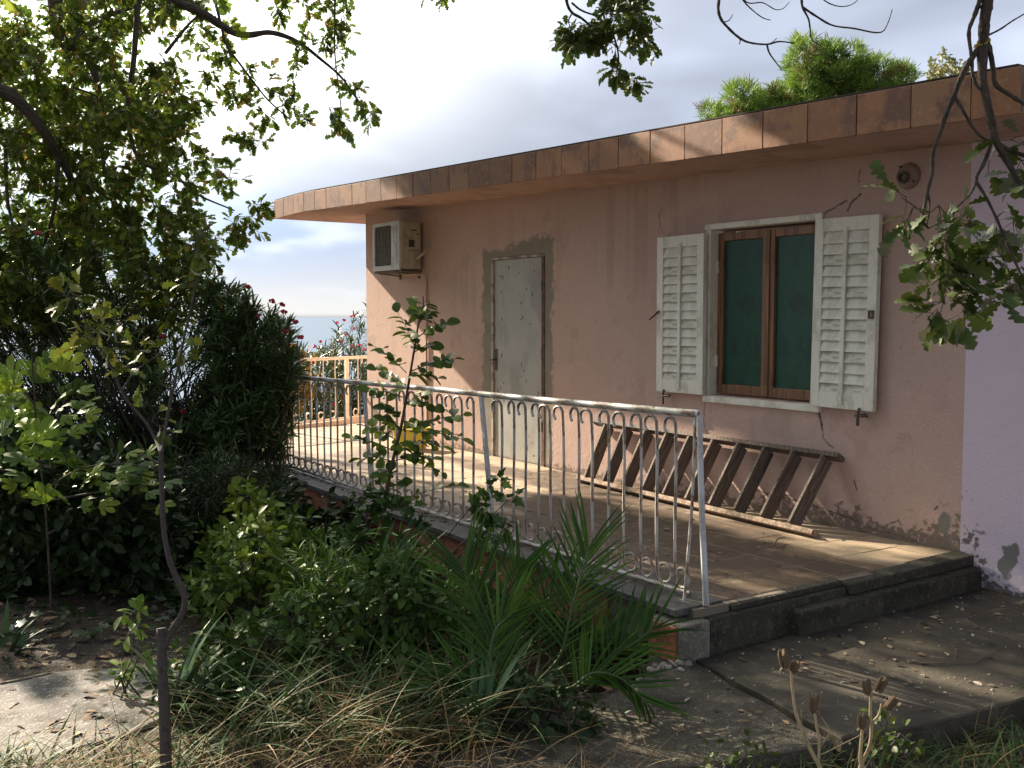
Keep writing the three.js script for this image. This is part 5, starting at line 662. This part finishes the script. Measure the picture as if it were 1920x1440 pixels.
{ // strap leaves
  const R = rng(5405), strap = bladeGeo(8, 0.35, 0.05), m = [leafMat([0.06, 0.13, 0.05], 0.3, 0.35), leafMat([0.085, 0.16, 0.055], 0.3, 0.35)];
  const clump = (name, label, cat, base, n, L, spread, seed, up = 1) => { const R = rng(seed), o = thing(name, label, cat); const b = base.clone(); for (let i = 0; i < n; i++) { const a = R() * 6.283, d = V(Math.cos(a) * spread * R(), up, Math.sin(a) * spread * R()).normalize(), out = V(Math.cos(a), 0, Math.sin(a)); const q = part('leaf', strap, m[i % 2], o); q.matrix.copy(leafMatrix(b.clone().add(V((R() - 0.5) * 0.05, 0, (R() - 0.5) * 0.05)), d, out, L * (0.6 + 0.5 * R()), 0.9 / Math.sqrt(L * 2))); q.matrix.decompose(q.position, q.quaternion, q.scale); } return o; };
  const g = (x, y, d) => { const p = at(x, y, d); p.y = groundY(p.x, p.z) - 0.01; return p; };
  clump('iris', 'broad blue-green sword leaves standing left of the palm', 'plant', g(905, 1450, 4.0), 11, 0.5, 0.35, 1);
  clump('strap_plant', 'bright green arching strap leaves at the left edge beside the pale path', 'plant', onY(12, 1258, -0.4), 16, 0.36, 0.9, 2, 0.9);
  clump('strap_plant', 'dark arching strap leaves around the foot of the cut young tree', 'plant', g(330, 1400, 4.3), 26, 0.5, 1.1, 3, 0.7);
  clump('strap_plant', 'arching strap leaves in the shade below the bushy green shrub', 'plant', g(560, 1330, 4.9), 22, 0.5, 1.0, 4, 0.8);
  clump('strap_plant', 'tall thin strap leaves in the weeds between the shrub and the palm', 'plant', g(690, 1250, 5.0), 34, 0.75, 0.5, 5, 1);
  clump('strap_plant', 'narrow upright leaves in the shade under the front edge of the terrace', 'plant', g(790, 1200, 5.2), 26, 0.7, 0.5, 6, 1);
}
{ // leafy shrubs
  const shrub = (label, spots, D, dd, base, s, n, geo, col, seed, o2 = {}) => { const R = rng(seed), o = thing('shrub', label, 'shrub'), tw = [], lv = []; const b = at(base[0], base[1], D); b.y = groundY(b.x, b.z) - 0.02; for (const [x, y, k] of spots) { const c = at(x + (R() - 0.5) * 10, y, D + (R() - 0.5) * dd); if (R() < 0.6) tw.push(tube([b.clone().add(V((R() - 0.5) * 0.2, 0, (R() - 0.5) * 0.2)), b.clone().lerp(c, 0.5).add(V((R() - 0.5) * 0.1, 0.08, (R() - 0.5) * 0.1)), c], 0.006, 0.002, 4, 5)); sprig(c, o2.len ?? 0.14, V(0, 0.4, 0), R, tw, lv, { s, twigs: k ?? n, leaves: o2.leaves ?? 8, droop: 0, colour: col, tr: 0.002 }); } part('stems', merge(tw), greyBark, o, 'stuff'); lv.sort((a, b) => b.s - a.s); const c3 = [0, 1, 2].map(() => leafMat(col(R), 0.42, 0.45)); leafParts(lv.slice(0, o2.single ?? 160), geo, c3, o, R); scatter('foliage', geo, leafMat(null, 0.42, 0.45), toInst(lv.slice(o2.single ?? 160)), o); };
  const R = rng(5505), fill = (P, n) => { const xs = P.map(p => p[0]), ys = P.map(p => p[1]), o = []; while (o.length < n) { const x = lerp(Math.min(...xs), Math.max(...xs), R()), y = lerp(Math.min(...ys), Math.max(...ys), R()); if (inPoly(P, x, y)) o.push([x, y]); } return o; };
  shrub('bushy bright green shrub catching the sun below the end of the terrace', fill([[460, 985], [500, 1000], [540, 1010], [570, 1060], [590, 1130], [600, 1220], [500, 1260], [400, 1230], [380, 1150], [370, 1080], [410, 1050]], 110), 5.5, 0.7, [490, 1290], 0.055, 4, OVATE, (R) => vary([0.17, 0.25, 0.04], R, 0.35), 11);
  shrub('tall feathery green weeds between the bushy shrub and the palm', fill([[590, 1040], [660, 1000], [760, 1040], [860, 1060], [900, 1150], [900, 1300], [700, 1320], [600, 1260]], 120), 5.1, 0.8, [720, 1380], 0.085, 4, LANCE, (R) => vary([0.14, 0.24, 0.04], R, 0.35), 23, { single: 120, len: 0.2, leaves: 12 });
  shrub('loose light green shrub behind the bushy shrub under the oleander', fill([[400, 1000], [480, 960], [560, 960], [640, 1040], [640, 1120], [420, 1080]], 60), 6.3, 0.6, [520, 1180], 0.06, 4, OVATE, (R) => vary([0.16, 0.25, 0.04], R, 0.35), 24, { single: 80, len: 0.15 });
  shrub('small sprout with pale yellow-green leaves above the bushy shrub', [[465, 930], [475, 945], [485, 955], [500, 950], [470, 915], [460, 940]], 6.0, 0.2, [475, 1060], 0.07, 3, OVATE, (R) => vary([0.24, 0.32, 0.05], R, 0.2), 12, { single: 60, leaves: 5, len: 0.09 });
  shrub('leafy creeper hanging over the front edge of the terrace by the sapling', fill([[680, 930], [760, 950], [800, 1010], [760, 1040], [700, 1040], [640, 1010], [650, 970]], 16).concat([[960, 985], [940, 1000], [905, 1010], [925, 960], [950, 940], [930, 895], [890, 960], [915, 990]]), 5.45, 0.3, [730, 1150], 0.062, 3, IVY, (R) => vary([0.08, 0.15, 0.035], R, 0.35), 13, { single: 100, leaves: 5, len: 0.1 });
  shrub('tangle of small leaved dark green weeds in front of the terrace', fill([[560, 1130], [700, 1080], [800, 1100], [860, 1200], [880, 1330], [760, 1400], [560, 1400], [400, 1380], [330, 1280], [400, 1200]], 210), 4.9, 0.9, [650, 1420], 0.05, 4, OVATE, (R) => vary([0.1, 0.17, 0.034], R, 0.4), 14);
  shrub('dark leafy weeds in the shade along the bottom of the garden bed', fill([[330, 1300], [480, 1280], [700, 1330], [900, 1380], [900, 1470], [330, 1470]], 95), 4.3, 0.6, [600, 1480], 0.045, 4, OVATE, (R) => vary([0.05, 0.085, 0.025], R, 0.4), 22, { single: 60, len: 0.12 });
  shrub('low spreading green weeds under the palm fronds beside the path', fill([[900, 1330], [1000, 1290], [1100, 1300], [1150, 1400], [1050, 1450], [880, 1450]], 40), 4.1, 0.5, [1000, 1440], 0.05, 3, OVATE, (R) => vary([0.05, 0.095, 0.03], R, 0.4), 15, { single: 80 });
  shrub('tiny seedling with bright leaves at the edge of the pale path', [[246, 1150, 2], [250, 1165, 2], [248, 1185, 2], [230, 1258, 2], [222, 1268, 2], [285, 1205, 2], [238, 1290, 2]], 4.5, 0.1, [248, 1330], 0.055, 2, OVATE, (R) => vary([0.17, 0.26, 0.05], R, 0.25), 16, { single: 60, leaves: 4, len: 0.07 });
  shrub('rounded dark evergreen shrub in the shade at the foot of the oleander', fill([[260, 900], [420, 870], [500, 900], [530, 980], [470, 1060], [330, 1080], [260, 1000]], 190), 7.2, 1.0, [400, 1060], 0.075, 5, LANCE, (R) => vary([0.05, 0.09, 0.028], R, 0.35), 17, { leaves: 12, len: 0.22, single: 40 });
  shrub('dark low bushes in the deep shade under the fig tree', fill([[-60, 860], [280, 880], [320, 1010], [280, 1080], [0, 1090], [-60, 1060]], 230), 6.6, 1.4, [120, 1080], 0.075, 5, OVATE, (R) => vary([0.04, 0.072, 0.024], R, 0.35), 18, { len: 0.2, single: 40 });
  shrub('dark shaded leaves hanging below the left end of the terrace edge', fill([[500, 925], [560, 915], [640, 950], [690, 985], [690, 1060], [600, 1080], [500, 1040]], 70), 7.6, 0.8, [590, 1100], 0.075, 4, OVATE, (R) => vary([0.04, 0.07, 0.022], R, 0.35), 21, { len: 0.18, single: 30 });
  shrub('weeds with yellowing leaves at the front edge of the path', [[1400, 1420], [1430, 1430], [1360, 1435], [1345, 1440], [1660, 1380], [1690, 1375], [1640, 1410], [1700, 1420]], 3.1, 0.3, [1600, 1520], 0.028, 3, OVATE, (R) => vary([0.11, 0.16, 0.035], R, 0.4), 19, { len: 0.09, leaves: 6 });
}
{ // dry seed heads
  const R = rng(5605), o = thing('seed_head_plant', 'dry straw coloured stalks with split brown seed pods in front of the path', 'dry plant'), D = 3.0, straw = std({ map: mottled([0.42, 0.32, 0.18], [0.26, 0.19, 0.1], [0.55, 0.45, 0.29], [0.08, 0.3], 701), roughness: 0.7 }), podM = std({ map: mottled([0.19, 0.125, 0.065], [0.09, 0.055, 0.03], [0.36, 0.27, 0.16], [0.03, 0.05], 703), roughness: 0.85, bumpMap: roughBump, bumpScale: 0.003 });
  const st = [[[1560, 1540], [1538, 1440], [1522, 1410], [1505, 1370], [1492, 1335], [1487, 1300], [1483, 1255]], [[1535, 1430], [1536, 1390], [1531, 1360], [1528, 1338]], [[1600, 1560], [1613, 1440], [1630, 1400], [1634, 1370], [1632, 1340], [1633, 1300]], [[1636, 1355], [1648, 1340], [1653, 1320]], [[1620, 1440], [1614, 1430], [1616, 1380], [1617, 1365]]];
  st.forEach((p, i) => part('stalk', tube(px(p, D), i === 1 || i === 3 ? 0.0045 : 0.0068, i === 3 ? 0.003 : 0.0042, 7, 24, 0.1, R), straw, o));
  for (const [x, y, len, tilt] of [[1472, 1222, 0.062, -0.25], [1485, 1236, 0.04, 0.35], [1526, 1312, 0.06, 0], [1627, 1280, 0.055, -0.2], [1645, 1275, 0.056, 0.35], [1661, 1308, 0.052, 0.7], [1617, 1340, 0.05, -0.05]]) {
    const g = new THREE.Group(); g.name = 'seed_pod'; o.add(g); g.position.copy(at(x, y + len / 2 / D * FOC + (y < 1260 ? 12 : y > 1330 ? 11 : 6), D)); g.scale.setScalar(0.92); g.quaternion.setFromUnitVectors(V(0, 1, 0), V(0, 1, 0).addScaledVector(RIGHT, tilt).normalize());
    for (let k = 0; k < 3; k++) { const v = part('pod_valve', new THREE.LatheGeometry([[0.001, 0], [0.005, 0.08], [0.0075, 0.2], [0.0088, 0.4], [0.0082, 0.55], [0.0092, 0.7], [0.007, 0.86], [0.0045, 0.95], [0.001, 1.0]].map(([r, y]) => new THREE.Vector2(r, y * len)), 8), podM, g); v.scale.set(1, 1, 0.7 + 0.4 * R()); const a = k * 2.094 + R(); v.position.set(Math.cos(a) * 0.0065, 0, Math.sin(a) * 0.0065); v.rotation.set(Math.sin(a) * 0.16, a, -Math.cos(a) * 0.16); }
    const fr = []; for (let k = 0; k < 9; k++) { const a = R() * 6.28, b = V(Math.cos(a) * 0.008, len * (0.05 + 0.1 * R()), Math.sin(a) * 0.008); fr.push(tube([b, b.clone().add(V(Math.cos(a) * 0.008, 0.004 - 0.014 * R(), Math.sin(a) * 0.008)), b.clone().add(V(Math.cos(a) * 0.012, -0.012 * R(), Math.sin(a) * 0.012))], 0.0011, 0.0005, 3, 3)); const t = V(Math.cos(a) * 0.006, len * 0.96, Math.sin(a) * 0.006); fr.push(tube([t, t.clone().add(V(Math.cos(a) * 0.003, 0.006 * R(), Math.sin(a) * 0.003))], 0.001, 0.0004, 3)); } part('dry_bracts', merge(fr), straw, g, 'stuff');
  }
  const thin = []; for (const p of [[[1502, 1330], [1503, 1370], [1502, 1385]], [[1503, 1320], [1510, 1315]], [[1540, 1400], [1555, 1370], [1540, 1345]], [[1500, 1394], [1540, 1392], [1556, 1375]], [[1540, 1415], [1600, 1385], [1620, 1375]]]) thin.push(tube(px(p, D), 0.002, 0.0014, 4, 8)); thin.forEach(g => part('dry_twig', g, straw, o));
}
// ---------------------------------------------------------------- grass, ivy, litter: nobody could count these
{
  const R = rng(6006), thinBlade = bladeGeo(6, 0.7, 0.0042), blade = bladeGeo(6, 0.8, 0.009);
  const grass = (n, pick, L, col, w = 1, lean = 0.5) => { const l = []; while (l.length < n) { const p = pick(); if (!p) continue; p.y = groundY(p.x, p.z) - 0.01; const a = R() * 6.283, d = V(Math.cos(a) * lean * R(), 1, Math.sin(a) * lean * R()).normalize(); l.push({ m: leafMatrix(p, d, V(Math.cos(a), 0.2, Math.sin(a)), L * (0.5 + 0.8 * R()), w * (0.7 + 0.6 * R()) * 0.4 / L), c: col(R) }); } return l; };
  const area = (P, d0, d1) => () => { const xs = P.map(p => p[0]), ys = P.map(p => p[1]), x = lerp(Math.min(...xs), Math.max(...xs), R()), y = lerp(Math.min(...ys), Math.max(...ys), R()); return inPoly(P, x, y) ? onY(x, y, -0.33) : null; };
  const straw = (R) => R() < 0.75 ? vary([0.27, 0.18, 0.075], R, 0.45) : vary([0.14, 0.12, 0.04], R, 0.4), green = (R) => vary([0.07, 0.125, 0.03], R, 0.35);
  const gm = leafMat(null, 0.3, 0.6); gm.map = null;
  scatter('dry_grass', thinBlade, gm, [...grass(480, area([[250, 1560], [330, 1400], [480, 1370], [640, 1330], [820, 1340], [900, 1400], [960, 1560]]), 0.45, straw, 1.2, 1.2), ...grass(420, area([[-80, 1620], [-80, 1480], [100, 1480], [300, 1430], [400, 1470], [400, 1600]]), 0.26, straw, 1.2, 1.0), ...grass(500, area([[1000, 1600], [1040, 1450], [1400, 1480], [1960, 1350], [1960, 1600]]), 0.2, straw, 1, 0.9), ...grass(240, area([[620, 1400], [700, 1280], [800, 1300], [860, 1440], [640, 1500]]), 0.4, straw, 1.3, 1.1), ...grass(200, area([[480, 1250], [620, 1230], [700, 1280], [600, 1330], [450, 1320]]), 0.35, straw, 1.1, 0.8)], null, 'dry straw coloured grass along the bottom of the garden bed', 'grass');
  scatter('grass', blade, gm, [...grass(1100, area([[1330, 1600], [1400, 1455], [1560, 1410], [1700, 1375], [1960, 1305], [1960, 1600]]), 0.17, green, 1, 0.9), ...grass(900, area([[380, 1400], [560, 1200], [900, 1180], [1000, 1300], [960, 1450], [380, 1480]]), 0.42, green, 1.1, 0.6), ...grass(500, area([[-80, 1600], [-80, 1450], [80, 1450], [260, 1440], [420, 1450], [420, 1560]]), 0.2, green, 1, 0.8), ...grass(260, () => V(7.2 + R() * 1.1, 0, 2.55 + R() * 0.9), 0.3, green, 1, 0.7)], null, 'green grass and weeds on the soil in front of the path and bed', 'grass');
  const ivy = []; const P = [[-100, 1020], [150, 1000], [420, 1010], [520, 1100], [420, 1200], [330, 1180], [200, 1130], [60, 1140], [-100, 1160]]; while (ivy.length < 8000) { const x = -100 + R() * 620, y = 1000 + R() * 210; if (!inPoly(P, x, y)) continue; const p = onY(x, y, -0.4); p.y = groundY(p.x, p.z) + R() * R() * 0.16; ivy.push({ m: leafMatrix(p, rdir(R).setY(0.1), V(0, 1, 0).add(rdir(R).multiplyScalar(0.55)), 0.055 * (0.6 + 0.8 * R())), c: vary([0.07, 0.12, 0.036], R, 0.4) }); }
  for (let k = 0; k < 5200; k++) { const p = V(-3 + R() * 11, 0, 2.7 + R() * 4); if (p.x > 6.4 && p.z > 3.9) continue; p.y = groundY(p.x, p.z) + R() * R() * 0.2; ivy.push({ m: leafMatrix(p, rdir(R).setY(0.15), V(0, 1, 0).add(rdir(R).multiplyScalar(0.6)), 0.06 * (0.6 + 0.8 * R())), c: vary([0.045, 0.08, 0.026], R, 0.35) }); }
  const im = leafMat(null, 0.28, 0.34); im.specularIntensity = 1; scatter('ivy', IVY, im, ivy, null, 'dark ivy carpet on the shaded ground at the left', 'ivy');
  const lit = []; const drop = (x, z, y, s, c) => lit.push({ m: leafMatrix(V(x, y + 0.006, z), rdir(R).setY(0.1 * R()), V(0, 1, 0).add(rdir(R).multiplyScalar(0.45)), s * (0.6 + 0.8 * R())), c: vary(c, R, 0.4) }); const br = [[0.16, 0.09, 0.045], [0.28, 0.2, 0.11], [0.1, 0.06, 0.035], [0.36, 0.31, 0.22]];
  for (let k = 0; k < 95; k++) { const x = 4 + R() * 4.2, z = 0.1 + R() * 2.0; drop(x, z, floorY(z) + 0.004, 0.035, br[Math.floor(R() * 4)]); } for (let k = 0; k < 260; k++) drop(2.6 + R() * 5.5, 2.12 + R() * 0.16, 0.004, 0.035, br[Math.floor(R() * 3)]); for (let k = 0; k < 150; k++) { const z = 0.1 + R() * 2.1; drop(8.4 + R() * 1.0, z, -0.22, 0.032, br[Math.floor(R() * 4)]); } for (let k = 0; k < 60; k++) drop(8.4 + R() * 0.7, 2.5 + R() * 1.2, -0.23, 0.03, br[Math.floor(R() * 4)]); for (let k = 0; k < 420; k++) { const x = 5.2 + R() * 2.4, z = 3.9 + R() * 1.9; drop(x, z, Math.max(groundY(x, z), -0.272) + 0.004, 0.05, br[Math.floor(R() * 3)]); } for (let k = 0; k < 700; k++) { const x = 4.5 + R() * 7, z = 2.4 + R() * 3; if (x > 8.3 && x < 9.5 && z < 3.9) continue; const y = groundY(x, z); if (y > -0.6) drop(x, z, y, 0.045, br[Math.floor(R() * 3)]); }
  scatter('leaf_litter', OAK_SMALL, std({ roughness: 0.85, side: THREE.DoubleSide }), lit, null, 'fallen brown leaves strewn over terrace, path and soil', 'leaves');
  const peb = []; for (let k = 0; k < 170; k++) { const t = R(), x = lerp(7.6, 8.36, t) + (R() - 0.5) * 0.1, z = lerp(2.55, 2.48, t) + (R() - 0.5) * 0.14; peb.push({ m: new THREE.Matrix4().compose(V(x, Math.max(groundY(x, z), x > 8.3 ? -0.24 : -9) + 0.01, z), new THREE.Quaternion().setFromAxisAngle(rdir(R), R() * 6), V(0.012 + 0.016 * R(), 0.008 + 0.01 * R(), 0.012 + 0.014 * R())), c: vary([0.34, 0.31, 0.27], R, 0.3) }); } for (let k = 0; k < 420; k++) { const q = R(), x = q < 0.5 ? 8.4 + R() * 1.0 : 6 + R() * 2, z = q < 0.5 ? 0.1 + R() * 3.4 : 4.3 + R() * 1.3, y = q < 0.5 ? (z < 2.45 ? -0.221 : -0.231) : -0.267; peb.push({ m: new THREE.Matrix4().compose(V(x, y, z), new THREE.Quaternion().setFromAxisAngle(rdir(R), R() * 6), V(1, 0.7, 1).multiplyScalar(0.003 + 0.006 * R() * R())), c: vary([0.3, 0.27, 0.22], R, 0.4) }); }
  scatter('pebbles', new THREE.IcosahedronGeometry(1, 1), std({ roughness: 0.9 }), peb, null, 'small pebbles and grit on the path and at the terrace corner', 'pebbles');
}
{ // loose sticks
  const R = rng(6106), m = std({ color: [0.13, 0.095, 0.065], roughness: 0.9 }), stick = (pts, y, r, label) => top('stick', tube(pts.map(([x, q]) => { const p = onY(x, q, y); return p; }), r, r * 0.5, 5, 14, 0.2, R), m, label, 'stick');
  stick([[1700, 1238], [1740, 1244], [1790, 1242], [1830, 1243]], -0.212, 0.005, 'long thin dead twig lying on the path slab right of centre'); stick([[1784, 1208], [1792, 1220], [1789, 1236]], -0.212, 0.003, 'short kinked twig on the path slab above the long dead twig'); stick([[1826, 1243], [1850, 1228], [1880, 1207]], -0.212, 0.003, 'straight dry twig at the right end of the long dead twig'); stick([[1452, 1022], [1460, 1010], [1472, 1008]], 0.004, 0.006, 'small curled dead leaf stem on the terrace near the ladder end'); stick([[0, 1282], [40, 1275], [95, 1262]], -0.26, 0.007, 'pale broken stick at the left edge on the path');
  stick([[1272, 1035], [1284, 1043], [1287, 1056]], 0.01, 0.004, 'bent twig on the terrace floor behind the railing end');
}
renderer.render(scene, camera);
